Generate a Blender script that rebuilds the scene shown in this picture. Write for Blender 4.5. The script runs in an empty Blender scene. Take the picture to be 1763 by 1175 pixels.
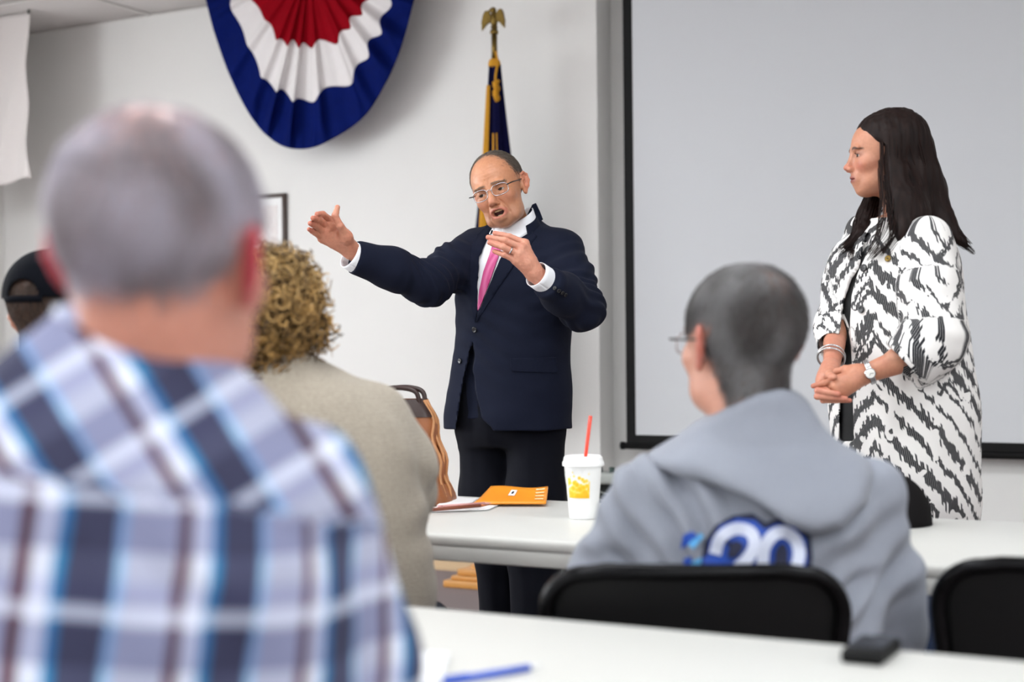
import bpy, bmesh, math, random
import numpy as np
from mathutils import Vector, Matrix, noise as mnoise
from mathutils.bvhtree import BVHTree
random.seed(7); RNG = np.random.default_rng(7)
SC = bpy.context.scene
COL = SC.collection
R = math.radians
# ------------------------------------------------------------------ camera
W, H = 1763.0, 1175.0
CAMZ, FPX = 1.14, 2449.0
PITCH, ROLL = math.atan(17.5 / FPX), R(0.5)
cam = bpy.data.cameras.new('camera'); cam.sensor_width = 36.0; cam.lens = FPX * 36.0 / W
cam.clip_start = .02; cam.clip_end = 100
cam_o = bpy.data.objects.new('camera', cam); COL.objects.link(cam_o)
fw = Vector((0, math.cos(PITCH), math.sin(PITCH))); up0 = Vector((0, -math.sin(PITCH), math.cos(PITCH))); rt0 = Vector((1, 0, 0))
RT = rt0 * math.cos(ROLL) + up0 * -math.sin(ROLL); UP = rt0 * math.sin(ROLL) + up0 * math.cos(ROLL); FW = fw
m = Matrix.Identity(4)
for i in range(3): m[i][0], m[i][1], m[i][2] = RT[i], UP[i], -FW[i]
m[2][3] = CAMZ
cam_o.matrix_world = m
SC.camera = cam_o
cam.dof.use_dof = True; cam.dof.focus_distance = 4.12; cam.dof.aperture_fstop = 2.3
CAM = Vector((0, 0, CAMZ))
# ------------------------------------------------------------------ world, exposure
wd = bpy.data.worlds.new('world'); SC.world = wd; wd.use_nodes = True
wd.node_tree.nodes['Background'].inputs[0].default_value = (.9, .95, 1, 1); wd.node_tree.nodes['Background'].inputs[1].default_value = .3
SC.view_settings.view_transform = 'Standard'; SC.view_settings.look = 'None'
SC.view_settings.gamma = 1; SC.view_settings.use_curve_mapping = False
SC.view_settings.exposure = 0.0
LAMP = 19.0                       # strength of the ceiling lamps' diffusers
DAY = 9.0                        # daylight through the window panes
SC.cycles.use_denoising = True
SC.cycles.max_bounces = 6
# ------------------------------------------------------------------ pixel <-> world
def ray(px, py):
    return (FW + RT * ((px - W / 2) / FPX) + UP * (-(py - H / 2) / FPX))
def P(px, py, Y):                 # world point on a pixel's ray at depth Y
    d = ray(px, py); return CAM + d * (Y / d.y)
def on_z(px, py, z):
    d = ray(px, py); return CAM + d * ((z - CAMZ) / d.z)
TH = R(28.0)
U = Vector((math.cos(TH), -math.sin(TH), 0)); N = Vector((math.sin(TH), math.cos(TH), 0))
def on_b(px, py, b):
    d = ray(px, py); return CAM + d * (b / d.dot(N))
def room(a, b, z=0): return U * a + N * b + Vector((0, 0, z))
def ab(v): return v.dot(U), v.dot(N)
A2 = lambda v: np.array(v, dtype=np.float64)
RTn, UPn, FWn = A2(RT), A2(UP), A2(FW)
def proj(x, y, z):                # arrays -> pixel coordinates
    zz = z - CAMZ
    w = x * FWn[0] + y * FWn[1] + zz * FWn[2]
    return W / 2 + FPX * (x * RTn[0] + y * RTn[1] + zz * RTn[2]) / w, H / 2 - FPX * (x * UPn[0] + y * UPn[1] + zz * UPn[2]) / w
# ------------------------------------------------------------------ objects
def empty(name, loc=(0, 0, 0), rz=0):
    o = bpy.data.objects.new(name, None); COL.objects.link(o); o.location = loc; o.rotation_euler = (0, 0, rz); o.empty_display_size = .1
    return o
def tag(o, label=None, cat=None, group=None, kind=None):
    if label: o['label'] = label
    if cat: o['category'] = cat
    if group: o['group'] = group
    if kind: o['kind'] = kind
    return o
def link(name, me, mat, parent=None, smooth=None, world=False):
    o = bpy.data.objects.new(name, me); COL.objects.link(o)
    if mat is not None:
        for mm in (mat if isinstance(mat, (list, tuple)) else [mat]): me.materials.append(mm)
    if parent is not None:
        o.parent = parent
        if world: o.location = -Vector(parent.location)
    if smooth is not None: me.polygons.foreach_set('use_smooth', [smooth] * len(me.polygons))
    return o
def from_bm(name, bm, mat, parent=None, smooth=False, world=False, sharp=None):
    me = bpy.data.meshes.new(name); bmesh.ops.recalc_face_normals(bm, faces=bm.faces[:]); bm.to_mesh(me); bm.free()
    o = link(name, me, mat, parent, smooth, world)
    if sharp: me.set_sharp_from_angle(angle=R(sharp))
    return o
def from_np(name, v, f, mat, parent=None, smooth=True, world=True, col=None, uv=None):
    me = bpy.data.meshes.new(name); v = np.asarray(v, dtype=np.float32); f = np.asarray(f, dtype=np.int32)
    me.vertices.add(len(v)); me.vertices.foreach_set('co', v.ravel())
    n = f.shape[1]; me.loops.add(f.size); me.loops.foreach_set('vertex_index', f.ravel())
    me.polygons.add(len(f)); me.polygons.foreach_set('loop_start', np.arange(len(f), dtype=np.int32) * n)
    me.update(calc_edges=True)
    if col is not None:
        ca = me.color_attributes.new('Col', 'FLOAT_COLOR', 'POINT'); c4 = np.ones((len(v), 4), np.float32); c4[:, :3] = col; ca.data.foreach_set('color', c4.ravel())
    if uv is not None:
        ul = me.uv_layers.new(name='UVMap'); ul.data.foreach_set('uv', np.asarray(uv, np.float32)[f.ravel()].ravel())
    return link(name, me, mat, parent, smooth, world)
def copy_tree(o, parent=None):
    c = o.copy(); COL.objects.link(c)
    if parent is not None: c.parent = parent
    for ch in [k for k in bpy.data.objects if k.parent == o]: copy_tree(ch, c)
    return c
def bm_box(bm, c, s, rot=None, bev=0, seg=2):
    g = bmesh.ops.create_cube(bm, size=1); vs = g['verts']
    bmesh.ops.scale(bm, vec=s, verts=vs)
    if bev:
        es = list({e for v in vs for e in v.link_edges}); r = bmesh.ops.bevel(bm, geom=es, offset=bev, segments=seg, affect='EDGES', profile=.5)
        vs = list({v for f in r['faces'] for v in f.verts} | {v for v in vs if v.is_valid})
    if rot is not None: bmesh.ops.rotate(bm, cent=(0, 0, 0), matrix=rot, verts=vs)
    bmesh.ops.translate(bm, vec=c, verts=vs)
def box(name, c, s, mat, parent=None, bev=0, rot=None, seg=2, world=False, smooth=False):
    bm = bmesh.new(); bm_box(bm, c, s, rot, bev, seg); o = from_bm(name, bm, mat, parent, smooth or bev > 0, world)
    if bev: o.data.set_sharp_from_angle(angle=R(50))
    return o
def tube_mesh(path, rad, sides=8, cap=True, closed=False, squash=None):
    """verts, quads of a tube; rad scalar or list; squash=(vec, factor) flattens along vec"""
    p = np.array([list(q) for q in path], float); n = len(p)
    r = np.full(n, rad, float) if np.isscalar(rad) else np.asarray(rad, float)
    t = np.gradient(p, axis=0)
    if closed: t = np.roll(p, -1, 0) - np.roll(p, 1, 0)
    t /= np.linalg.norm(t, axis=1)[:, None] + 1e-12
    ref = np.array([0, 0, 1.]) if abs(t[0][2]) < .9 else np.array([1., 0, 0])
    V = []; nrm = np.cross(t[0], ref); nrm /= np.linalg.norm(nrm)
    an = np.linspace(0, 2 * np.pi, sides, endpoint=False)
    for i in range(n):
        nrm = nrm - t[i] * nrm.dot(t[i]); nrm /= np.linalg.norm(nrm) + 1e-12
        bn = np.cross(t[i], nrm)
        ring = (np.cos(an)[:, None] * nrm + np.sin(an)[:, None] * bn) * r[i]
        if squash is not None:
            w = A2(squash[0]); ring = ring + (ring @ w)[:, None] * w * (squash[1] - 1)
        V.append(p[i] + ring)
    V = np.concatenate(V); F = []
    for i in range(n if closed else n - 1):
        a = i * sides; b = ((i + 1) % n) * sides
        for k in range(sides): F.append((a + k, a + (k + 1) % sides, b + (k + 1) % sides, b + k))
    if cap and not closed:
        c0 = len(V); V = np.concatenate([V, p[:1], p[-1:]])
        for k in range(0, sides): 
            F.append((c0, (k + 1) % sides, k, k)); b = (n - 1) * sides; F.append((c0 + 1, b + k, b + (k + 1) % sides, b + (k + 1) % sides))
    return V, F
def pyobj(name, V, F, mat, parent=None, smooth=True, world=False):
    me = bpy.data.meshes.new(name); F = [tuple(dict.fromkeys(int(i) for i in f)) for f in F]
    me.from_pydata([tuple(v) for v in V], [], F); me.update()
    return link(name, me, mat, parent, smooth, world)
def tube(name, path, rad, mat, parent=None, sides=10, closed=False, world=False, squash=None):
    V, F = tube_mesh(path, rad, sides, True, closed, squash); return pyobj(name, V, F, mat, parent, True, world)
def spline(pts, n=8):
    """Catmull-Rom through points (any dimension)"""
    p = np.array([list(q) for q in pts], float); p = np.vstack([2 * p[0] - p[1], p, 2 * p[-1] - p[-2]]); out = []
    for i in range(1, len(p) - 2):
        for k in range(n):
            t = k / n; a, b, c, d = p[i - 1], p[i], p[i + 1], p[i + 2]
            out.append(.5 * (2 * b + (c - a) * t + (2 * a - 5 * b + 4 * c - d) * t * t + (3 * b - a - 3 * c + d) * t ** 3))
    out.append(p[-2]); return np.array(out)
def lathe(name, prof, mat, parent=None, loc=(0, 0, 0), sides=32, smooth=True, sharp=40, world=False):
    V = []; F = []
    for (r, z) in prof:
        for k in range(sides):
            a = 2 * math.pi * k / sides; V.append((loc[0] + r * math.cos(a), loc[1] + r * math.sin(a), loc[2] + z))
    for i in range(len(prof) - 1):
        for k in range(sides): F.append((i * sides + k, i * sides + (k + 1) % sides, (i + 1) * sides + (k + 1) % sides, (i + 1) * sides + k))
    F.append(tuple(range(sides - 1, -1, -1))); F.append(tuple((len(prof) - 1) * sides + k for k in range(sides)))
    o = pyobj(name, V, F, mat, parent, smooth, world); o.data.set_sharp_from_angle(angle=R(sharp)); return o
# ------------------------------------------------------------------ materials
def lin(c):
    return tuple(((x / 255) / 12.92 if x / 255 <= .04045 else ((x / 255 + .055) / 1.055) ** 2.4) for x in c)
class NT:
    def __init__(s, name):
        s.m = bpy.data.materials.new(name); s.m.use_nodes = True; s.t = s.m.node_tree; s.b = s.t.nodes['Principled BSDF']
    def n(s, typ, **kw):
        o = s.t.nodes.new(typ)
        for k, v in kw.items(): setattr(o, k, v)
        return o
    def l(s, a, b): s.t.links.new(a, b)
    def val(s, x, sock):
        if hasattr(x, 'is_output'): s.l(x, sock)
        else: sock.default_value = x
    def math(s, op, a, b=0.0, c=0.0, clamp=False):
        o = s.n('ShaderNodeMath', operation=op); o.use_clamp = clamp
        s.val(a, o.inputs[0]); s.val(b, o.inputs[1]); s.val(c, o.inputs[2]); return o.outputs[0]
    def mix(s, f, a, b, bt='MIX'):
        o = s.n('ShaderNodeMix', data_type='RGBA', blend_type=bt); s.val(f, o.inputs[0])
        for x, k in ((a, 6), (b, 7)):
            if hasattr(x, 'is_output'): s.l(x, o.inputs[k])
            else: o.inputs[k].default_value = (*x, 1)
        return o.outputs[2]
    def noise(s, scale, detail=3, vec=None, rough=.5, dim='3D'):
        o = s.n('ShaderNodeTexNoise', noise_dimensions=dim); o.inputs['Scale'].default_value = scale; o.inputs['Detail'].default_value = detail; o.inputs['Roughness'].default_value = rough
        if vec is not None: s.l(vec, o.inputs['Vector'])
        return o.outputs[0]
    def coord(s, k='Object', scale=None, rot=None):
        o = s.n('ShaderNodeTexCoord').outputs[k]
        if scale or rot:
            mp = s.n('ShaderNodeMapping'); s.l(o, mp.inputs[0])
            if scale: mp.inputs['Scale'].default_value = scale
            if rot: mp.inputs['Rotation'].default_value = rot
            o = mp.outputs[0]
        return o
    def ramp(s, f, stops, interp='LINEAR'):
        o = s.n('ShaderNodeValToRGB'); e = o.color_ramp.elements; o.color_ramp.interpolation = interp
        while len(e) > 1: e.remove(e[-1])
        for i, (p, c) in enumerate(stops):
            q = e[0] if i == 0 else e.new(p)
            q.position = p; q.color = (*c, 1)
        s.l(f, o.inputs[0]); return o.outputs[0]
    def base(s, c):
        if hasattr(c, 'is_output'): s.l(c, s.b.inputs['Base Color'])
        else: s.b.inputs['Base Color'].default_value = (*c, 1)
    def bump(s, h, strength=.3, dist=.002):
        o = s.n('ShaderNodeBump'); o.inputs['Strength'].default_value = strength; o.inputs['Distance'].default_value = dist; s.l(h, o.inputs['Height']); s.l(o.outputs[0], s.b.inputs['Normal'])
    def set(s, **kw):
        for k, v in kw.items(): s.b.inputs[k.replace('_', ' ').title().replace('Ior', 'IOR')].default_value = v
        return s
def pm(name, c, rough=.6, metal=0, nscale=0, namt=.1, bump=0, bscale=None, spec=.5, sheen=0, scale=None):
    t = NT(name); c = lin(c); t.set(roughness=rough, metallic=metal); t.b.inputs['Specular IOR Level'].default_value = spec
    if sheen: t.b.inputs['Sheen Weight'].default_value = sheen; t.b.inputs['Sheen Roughness'].default_value = .5
    if nscale:
        v = t.noise(nscale, 4, t.coord('Object', scale)); t.base(t.mix(v, tuple(x * (1 - namt) for x in c), tuple(min(1, x * (1 + namt)) for x in c)))
    else: t.base(c)
    if bump: t.bump(t.noise(bscale or nscale or 50, 3, t.coord('Object', scale)), bump)
    return t.m
M = {}
M['wall'] = pm('wall_paint', (233, 232, 230), .85, nscale=3, namt=.02, bump=.08, bscale=350, spec=.2)
M['ceil'] = pm('ceiling_tile', (222, 218, 216), .95, nscale=90, namt=.05, bump=.2, bscale=200, spec=.1)
M['tbar'] = pm('grid_metal', (226, 223, 220), .5)
M['carpet'] = pm('carpet', (140, 128, 128), 1, nscale=260, namt=.45, bump=.6, bscale=500, spec=.05)
M['seam'] = pm('carpet_seam', (52, 46, 46), 1)
M['base'] = pm('oak_baseboard', (205, 178, 142), .5, nscale=9, namt=.12, scale=(1, 1, 12))
M['oak'] = pm('oak_stand', (198, 140, 72), .4, nscale=14, namt=.2, scale=(1, 1, 8))
M['table'] = pm('table_plastic', (206, 205, 201), .42, nscale=6, namt=.015, bump=.05, bscale=300)
M['tabmetal'] = pm('table_leg_metal', (120, 120, 122), .4, 1)
M['black_plastic'] = pm('black_plastic', (8, 8, 9), .55, bump=.05, bscale=400, spec=.22)
M['black_metal'] = pm('black_tube', (22, 22, 24), .25, .8)
M['black'] = pm('matt_black', (16, 16, 17), .6, spec=.2)
M['white'] = pm('white', (238, 238, 238), .6)
M['screen'] = pm('screen_fabric', (214, 216, 220), .9, nscale=2, namt=.01, spec=.1)
M['brass'] = pm('antique_brass', (120, 98, 50), .38, .9, nscale=40, namt=.3)
M['gold'] = pm('gold_cord', (206, 146, 20), .75, nscale=150, namt=.25, bump=.4, bscale=300)
M['navyflag'] = pm('navy_flag', (14, 15, 52), .85, nscale=30, namt=.2, spec=.08)
# ------------------------------------------------------------------ the room
BW, BR = 6.41, 6.58               # proud wall and recessed wall, distance along N
AL, AE, AR = -7.02, ab(on_b(1030, 400, BW))[0], 4.2
HC, BB = 3.14, -3.2               # ceiling height, rear wall
def slab(name, a0, a1, b0, b1, z0, z1, mat, kind='structure', parent=None):
    o = box(name, ((a0 + a1) / 2, (b0 + b1) / 2, (z0 + z1) / 2), (a1 - a0, b1 - b0, z1 - z0), mat)
    if parent is None: o.rotation_euler = (0, 0, -TH)
    else: o.parent = parent
    if kind and parent is None: o['kind'] = kind
    return o
fl = slab('floor', AL - .2, AR + .2, BB - .2, BR + .2, -.1, 0, M['carpet'])
for b in (5.42, 4.2): slab('carpet_seam', AL, AR, b - .006, b + .006, 0, .0015, M['seam'], parent=fl)
slab('wall_back', AL - .2, AE, BW, BW + .4, 0, HC, M['wall'])
slab('wall_recess', AE, AR + .2, BR, BR + .23, 0, HC, M['wall'])
WZ0, WZ1 = .95, 2.6
pane = NT('daylit_pane'); pane.base((.9, .9, .9)); pane.b.inputs['Emission Color'].default_value = (.94, .98, 1, 1); pane.b.inputs['Emission Strength'].default_value = DAY
def window(name, fixed, s0, s1, left, n):
    # daylit window in the left wall (runs along b) or the rear wall (runs along a)
    def sl(nm, d0, d1, p0, p1, z0, z1, mat, parent=None): return slab(nm, fixed + d0, fixed + d1, p0, p1, z0, z1, mat, parent=parent) if left else slab(nm, p0, p1, fixed + d0, fixed + d1, z0, z1, mat, parent=parent)
    w = sl(name, -.11, -.08, s0, s1, WZ0, WZ0 + .05, M['white']); sl('frame_rail', -.11, -.08, s0, s1, WZ1 - .05, WZ1, M['white'], w); sl('window_sill', -.12, .06, s0 - .05, s1 + .05, WZ0 - .03, WZ0, M['white'], w)
    st = (s1 - s0 - .05) / n
    for k in range(n + 1): sl('frame_post', -.11, -.08, s0 + st * k, s0 + st * k + .05, WZ0 + .05, WZ1 - .05, M['white'], w)
    for k in range(n): sl('pane', -.098, -.092, s0 + st * k + .05, s0 + st * (k + 1), WZ0 + .05, WZ1 - .05, pane.m, w)
def wall_with_window(name, s0, s1, w0, w1, left, fixed):
    for p0, p1, z0, z1 in ((s0, w0, 0, HC), (w1, s1, 0, HC), (w0, w1, 0, WZ0), (w0, w1, WZ1, HC)):
        if left: slab(name, fixed - .2, fixed, p0, p1, z0, z1, M['wall'])
        else: slab(name, p0, p1, fixed - .2, fixed, z0, z1, M['wall'])
wall_with_window('wall_left', BB, BW, -.2, 3.9, True, AL); window('window_1', AL, -.2, 3.9, True, 4)
slab('wall_rear', AL, AR, BB - .2, BB, 0, HC, M['wall'])
slab('wall_right', AR, AR + .2, BB, BR, 0, HC, M['wall'])
def baseboard(name, a0, a1, b):
    o = slab(name, a0, a1, b - .014, b, 0, .1, M['base']); slab('shoe_moulding', a0, a1, b - .028, b - .014, 0, .018, M['base'], parent=o)
baseboard('baseboard_back', AL, AE, BW); baseboard('baseboard_recess', AE, AR, BR)
ce = slab('ceiling', AL - .2, AR + .2, BB - .2, BR + .2, HC + .03, HC + .13, M['ceil'])
# suspended ceiling: tiles between T-bars, lamps in some bays
TA, TB = 1.22, .61
na, nb = int((AR - AL) / TA) + 1, int((BR - BB) / TB) + 1
lamp_bays = set()
for i in (0, 2, 4, 6, 8):
    for j in (6, 10, 14): lamp_bays.add((i, j))
tile_me = {}
for i in range(na):
    a0 = AL + i * TA; a1 = min(a0 + TA, AR)
    for j in range(nb):
        b1 = BW - j * TB; b0 = max(b1 - TB, BB)
        if a1 - a0 < .05 or b1 - b0 < .05: continue
        if (i, j) in lamp_bays: continue
        key = (round(a1 - a0, 3), round(b1 - b0, 3))
        if key not in tile_me:
            o = box('ceiling_tile', (0, 0, 0), (key[0] - .03, key[1] - .03, .02), M['ceil'], bev=.004, seg=1); tile_me[key] = o.data
        else: o = bpy.data.objects.new('ceiling_tile', tile_me[key]); COL.objects.link(o)
        o.parent = ce; o.location = ((a0 + a1) / 2, (b0 + b1) / 2, HC + .016)
for i in range(na + 1): slab('grid_bar', AL + i * TA - .012, AL + i * TA + .012, BB, BW, HC - .002, HC + .004, M['tbar'], parent=ce)
for j in range(nb + 1): slab('grid_bar', AL, AR, BW - j * TB - .012, BW - j * TB + .012, HC - .003, HC + .004, M['tbar'], parent=ce)
lampm = NT('lamp_diffuser'); lampm.base((.9, .9, .9)); lampm.b.inputs['Emission Color'].default_value = (.93, .98, 1, 1); lampm.b.inputs['Emission Strength'].default_value = LAMP
for (i, j) in sorted(lamp_bays):
    c = room(AL + (i + .5) * TA, BW - (j + .5) * TB, HC)
    t = empty('ceiling_lamp', c, -TH); tag(t, 'recessed fluorescent ceiling lamp panel with white frame', 'lamp', 'ceiling lamps')
    box('diffuser', (0, 0, .006), (TA - .1, TB - .1, .008), lampm.m, t)
    for s in (-1, 1):
        box('frame', (0, s * (TB / 2 - .03), .004), (TA - .026, .04, .014), M['tbar'], t); box('frame', (s * (TA / 2 - .035), 0, .004), (.04, TB - .1, .014), M['tbar'], t)
# ------------------------------------------------------------------ projection screen
BS = 6.47
a0 = ab(on_b(1072, 0, BS))[0]; zb = on_b(1090, 749, BS).z; wb = ab(on_b(1088, 400, BS))[0] - ab(on_b(1072, 400, BS))[0]; a1 = a0 + 2.55
sr = empty('projection_screen', room(a0, BS, 0), -TH); tag(sr, 'white projection screen with black border hanging in front of the wall', 'screen')
wS = a1 - a0; zt = HC - .12
box('screen_surface', (wS / 2, 0, (zb + zt) / 2), (wS - 2 * wb, .003, zt - zb), M['screen'], sr)
for x in (wb / 2, wS - wb / 2): box('border', (x, 0, (zb + zt) / 2 - .02), (wb, .004, zt - zb + .04), M['black'], sr)
box('bottom_border', (wS / 2, 0, zb - .02), (wS - 2 * wb, .004, .04), M['black'], sr)
bar = tube('weight_bar', [(-.02, 0, zb - .055), (wS + .02, 0, zb - .055)], .017, M['black'], sr, 14)
for x in (-.022, wS + .022): o = tube('bar_cap', [(x - .008, 0, zb - .055), (x + .008, 0, zb - .055)], .02, M['black_plastic'], bar, 14)
box('roller_case', (wS / 2, .02, HC - .075), (wS + .1, .1, .09), M['white'], sr, bev=.012)
# ------------------------------------------------------------------ white cloth in the corner
def sheet(name, fn, nu, nv, mat, parent=None, world=True, thick=0, uv=False):
    V = [fn(i / nu, j / nv) for j in range(nv + 1) for i in range(nu + 1)]
    F = [(j * (nu + 1) + i, j * (nu + 1) + i + 1, (j + 1) * (nu + 1) + i + 1, (j + 1) * (nu + 1) + i) for j in range(nv) for i in range(nu)]
    if thick:                      # closed slab: back side and rim
        V = np.array([list(v) for v in V]); me = bpy.data.meshes.new('t'); me.from_pydata(V.tolist(), [], F); me.update()
        nr = np.zeros(len(V) * 3); me.vertices.foreach_get('normal', nr) if False else None
        nr = np.array([list(v.normal) for v in me.vertices]); bpy.data.meshes.remove(me)
        n = len(V); V = np.vstack([V, V - nr * thick]); F = F + [tuple(n + q for q in reversed(f)) for f in F]
        rim = [i for i in range(nu + 1)] + [j * (nu + 1) + nu for j in range(1, nv + 1)] + [nv * (nu + 1) + i for i in range(nu - 1, -1, -1)] + [j * (nu + 1) for j in range(nv - 1, 0, -1)]
        for k in range(len(rim)): a, b = rim[k], rim[(k + 1) % len(rim)]; F.append((b, a, n + a, n + b))
    return pyobj(name, V, F, mat, parent, True, world)
bC = 5.95
pT = on_b(52, 55, bC); pB = on_b(51, 309, bC); aC = ab(pT)[0]; zC = HC - .015
wC = aC - (AL + .12); zB = pB.z
cl = empty('cloth_banner', room(aC, bC, zC)); tag(cl, 'plain white cloth banner hanging from the ceiling in the corner', 'banner')
def clothf(u, v):
    a = aC - wC * (1 - u); z = zC + (zB - zC) * v - .03 * (1 - u) * v * 1.2 + .012 * math.sin(u * 9) * v
    d = .018 * math.sin((u * 1.0 + v * .55) * 16) * (.3 + v) * (1 - .4 * u) - .05 * v * (1 - v)
    a += .018 * math.sin(v * 3.14) * -(u ** 3) + .008 * math.sin(v * 14) * u ** 8
    return room(a, bC + d, z)
M['cloth'] = pm('white_cloth', (232, 226, 224), .85, nscale=60, namt=.03, sheen=.2)
sheet('cloth', clothf, 40, 50, M['cloth'], cl, thick=.002)
for u in (0.02, .985): box('clip', clothf(u, 0) + Vector((0, 0, .004)), (.012, .012, .022), M['black_metal'], cl, world=True)
# ------------------------------------------------------------------ bunting
bF = 6.19
outl = spline([(340, -62), (350, -20), (357, 10), (372, 65), (400, 140), (437, 208), (476, 246), (516, 257), (560, 246), (625, 203), (666, 140), (693, 75), (711, 8), (718, -20), (724, -62)], 12)
ctr = (532, -64)
bt = empty('bunting_swag', on_b(*ctr, bF)); tag(bt, 'pleated red white and blue fan bunting hung high on the wall', 'bunting')
NP = len(outl)
rr_ = np.random.default_rng(3); ph = rr_.uniform(-.8, .8, 40)
def bpt(k, r, off=0):
    i = k * (NP - 1); i0 = min(int(i), NP - 2); q = outl[i0] + (outl[i0 + 1] - outl[i0]) * (i - i0)
    side = abs(2 * k - 1)
    px = ctr[0] + (q[0] - ctr[0]) * r; py = ctr[1] + (q[1] - ctr[1]) * r
    pl = math.sin(k * 2 * math.pi * 13 + ph[int(k * 12)] * .0 + 1.3 * math.sin(k * 17)); pl2 = math.sin(k * 2 * math.pi * 29 + 2 * math.sin(k * 9))
    edge = min(1, (1 - r) / .12)
    amp = .026 * r * (.35 + .65 * edge) * (.6 + .8 * abs(math.sin(k * 8 + 1)))
    d = -amp * pl - .007 * r * pl2 - .05 * math.sin(r * 3.0) * (1 - side * .5)
    # pleats also shift the cloth sideways a little, so band edges zigzag
    return on_b(px + 5 * r * math.cos(k * 2 * math.pi * 13 + 1.3 * math.sin(k * 17)) * (1 - edge * .0) * edge, py, bF + d - off)
def thr(k, base, side):
    s = abs(2 * k - 1) ** 1.25; z = .018 * math.sin(k * 2 * math.pi * 13 + 1.3 * math.sin(k * 17) + .9) + .012 * math.sin(k * 41)
    return base + (side - base) * s + z
M['bred'] = pm('bunting_red', (140, 2, 20), .85, nscale=20, namt=.1, spec=.08)
M['bwhite'] = pm('bunting_white', (226, 222, 222), .8, nscale=20, namt=.03)
M['bblue'] = pm('bunting_blue', (4, 21, 88), .85, nscale=20, namt=.15, spec=.08)
def band(name, r0, r1, mat):
    sheet(name, lambda u, v: bpt(u, r0(u) + (r1(u) - r0(u)) * v), 260, 22, mat, bt, thick=.0015)
rA = lambda k: thr(k, .435, .70); rB = lambda k: thr(k, .735, .80)
band('red_band', lambda k: .04, rA, M['bred']); band('white_band', rA, rB, M['bwhite']); band('blue_band', rB, lambda k: 1.0, M['bblue'])
# ------------------------------------------------------------------ framed picture
pc = on_b(489, 332, BW - .03); pa, pb = ab(pc); fwid = .36; fh = .44
fr = empty('picture_frame', room(pa - fwid / 2, BW - .012, pc.z - fh / 2), -TH); fr.rotation_euler = (0, R(.0), -TH)
tag(fr, 'dark wooden picture frame with white mat on the wall', 'picture')
M['walnut'] = pm('dark_walnut', (58, 40, 30), .4, nscale=20, namt=.3)
for s in (-1, 1):
    box('frame_side', (s * (fwid / 2 - .011), 0, 0), (.022, .024, fh), M['walnut'], fr, bev=.003); box('frame_rail', (0, 0, s * (fh / 2 - .011)), (fwid - .044, .024, .022), M['walnut'], fr, bev=.003)
box('mat_board', (0, .004, 0), (fwid - .04, .006, fh - .04), M['white'], fr)
t = NT('document_paper'); v = t.coord('Object', (60, 1, 25)); t.base(t.ramp(t.noise(3, 5, v), [(0, lin((150, 110, 108))), (.47, lin((205, 190, 190))), (.53, lin((240, 238, 236))), (1, lin((244, 242, 240)))]))
box('document', (0, 0, 0), (fwid - .12, .004, fh - .13), t.m, fr)
t = NT('picture_glass'); t.base((1, 1, 1)); t.set(roughness=.02, alpha=.06); box('glass', (0, -.006, 0), (fwid - .04, .002, fh - .04), t.m, fr)
# ------------------------------------------------------------------ flag on a stand
bP = 6.12; fp = on_b(853, 300, bP); fx = empty('flag_stand', (fp.x, fp.y, 0), -TH)
tag(fx, 'navy flag with gold fringe on a pole topped by a brass eagle', 'flag')
zf = lambda py: on_b(853, py, bP).z
for w, z0, z1 in ((.40, 0, .035), (.345, .035, .055), (.30, .055, .085)): box('base_step', (0, 0, (z0 + z1) / 2), (w, w, z1 - z0), M['oak'], fx, bev=.006)
lathe('socket', [(.14, .085), (.135, .10), (.08, .115), (.06, .16), (.045, .26), (.04, .3)], M['oak'], fx)
zpole = zf(60)
tube('pole', [(0, 0, .25), (0, 0, zpole)], .0125, M['oak'], fx, 12)
tube('pole_ferrule', [(0, 0, zf(100)), (0, 0, zpole)], .0145, M['brass'], fx, 12)
lathe('ball', [(.008, 0), (.02, .006), (.022, .014), (.018, .024), (.012, .03), (.018, .036), (.012, .05)], M['brass'], fx, (0, 0, zpole))
eg = empty('eagle', (0, 0, zf(52))); eg.parent = fx
px2 = 6.95 / FPX
def epts(l): return [((x - 853) * px2, (52 - y) * px2) for x, y in l]
def extr(name, poly, t, mat, parent, yoff=0, bul=0):
    bm = bmesh.new(); f = [bm.verts.new((x, yoff - t / 2, z)) for x, z in poly]; g = [bm.verts.new((x, yoff + t / 2, z)) for x, z in poly]
    bm.faces.new(f); bm.faces.new(g[::-1])
    for i in range(len(f)): bm.faces.new((f[i - 1], f[i], g[i], g[i - 1]))
    bmesh.ops.bevel(bm, geom=[e for e in bm.edges], offset=t * .22, segments=2, affect='EDGES')
    bmesh.ops.triangulate(bm, faces=[f for f in bm.faces if len(f.verts) > 4])
    return from_bm(name, bm, mat, parent, True, sharp=45)
extr('wing', epts([(848, 27), (843, 17), (836, 16), (831, 24), (829, 36), (829, 51), (833, 46), (837, 41), (841, 37), (846, 36), (850, 38)]), .016, M['brass'], eg)
extr('wing', epts([(857, 27), (861, 17), (868, 16), (872, 24), (874, 37), (874, 51), (870, 46), (866, 41), (862, 37), (858, 36), (854, 38)]), .016, M['brass'], eg)
def ell_mesh(c, r, n=14, m=10):
    V = [];F = []
    for i in range(m + 1):
        th = math.pi * i / m
        for k in range(n): a = 2 * math.pi * k / n; V.append((c[0] + r[0] * math.sin(th) * math.cos(a), c[1] + r[1] * math.sin(th) * math.sin(a), c[2] + r[2] * math.cos(th)))
    for i in range(m):
        for k in range(n): F.append((i * n + k, i * n + (k + 1) % n, (i + 1) * n + (k + 1) % n, (i + 1) * n + k))
    return V, F
def join(*vf):
    V = []; F = []
    for v, f in vf:
        o = len(V); V += [tuple(q) for q in v]; F += [tuple(i + o for i in g) for g in f]
    return V, F
e = lambda x, y: ((x - 853) * px2, (52 - y) * px2)
bx, bz = e(853, 33); hx, hz = e(851, 17)
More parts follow.
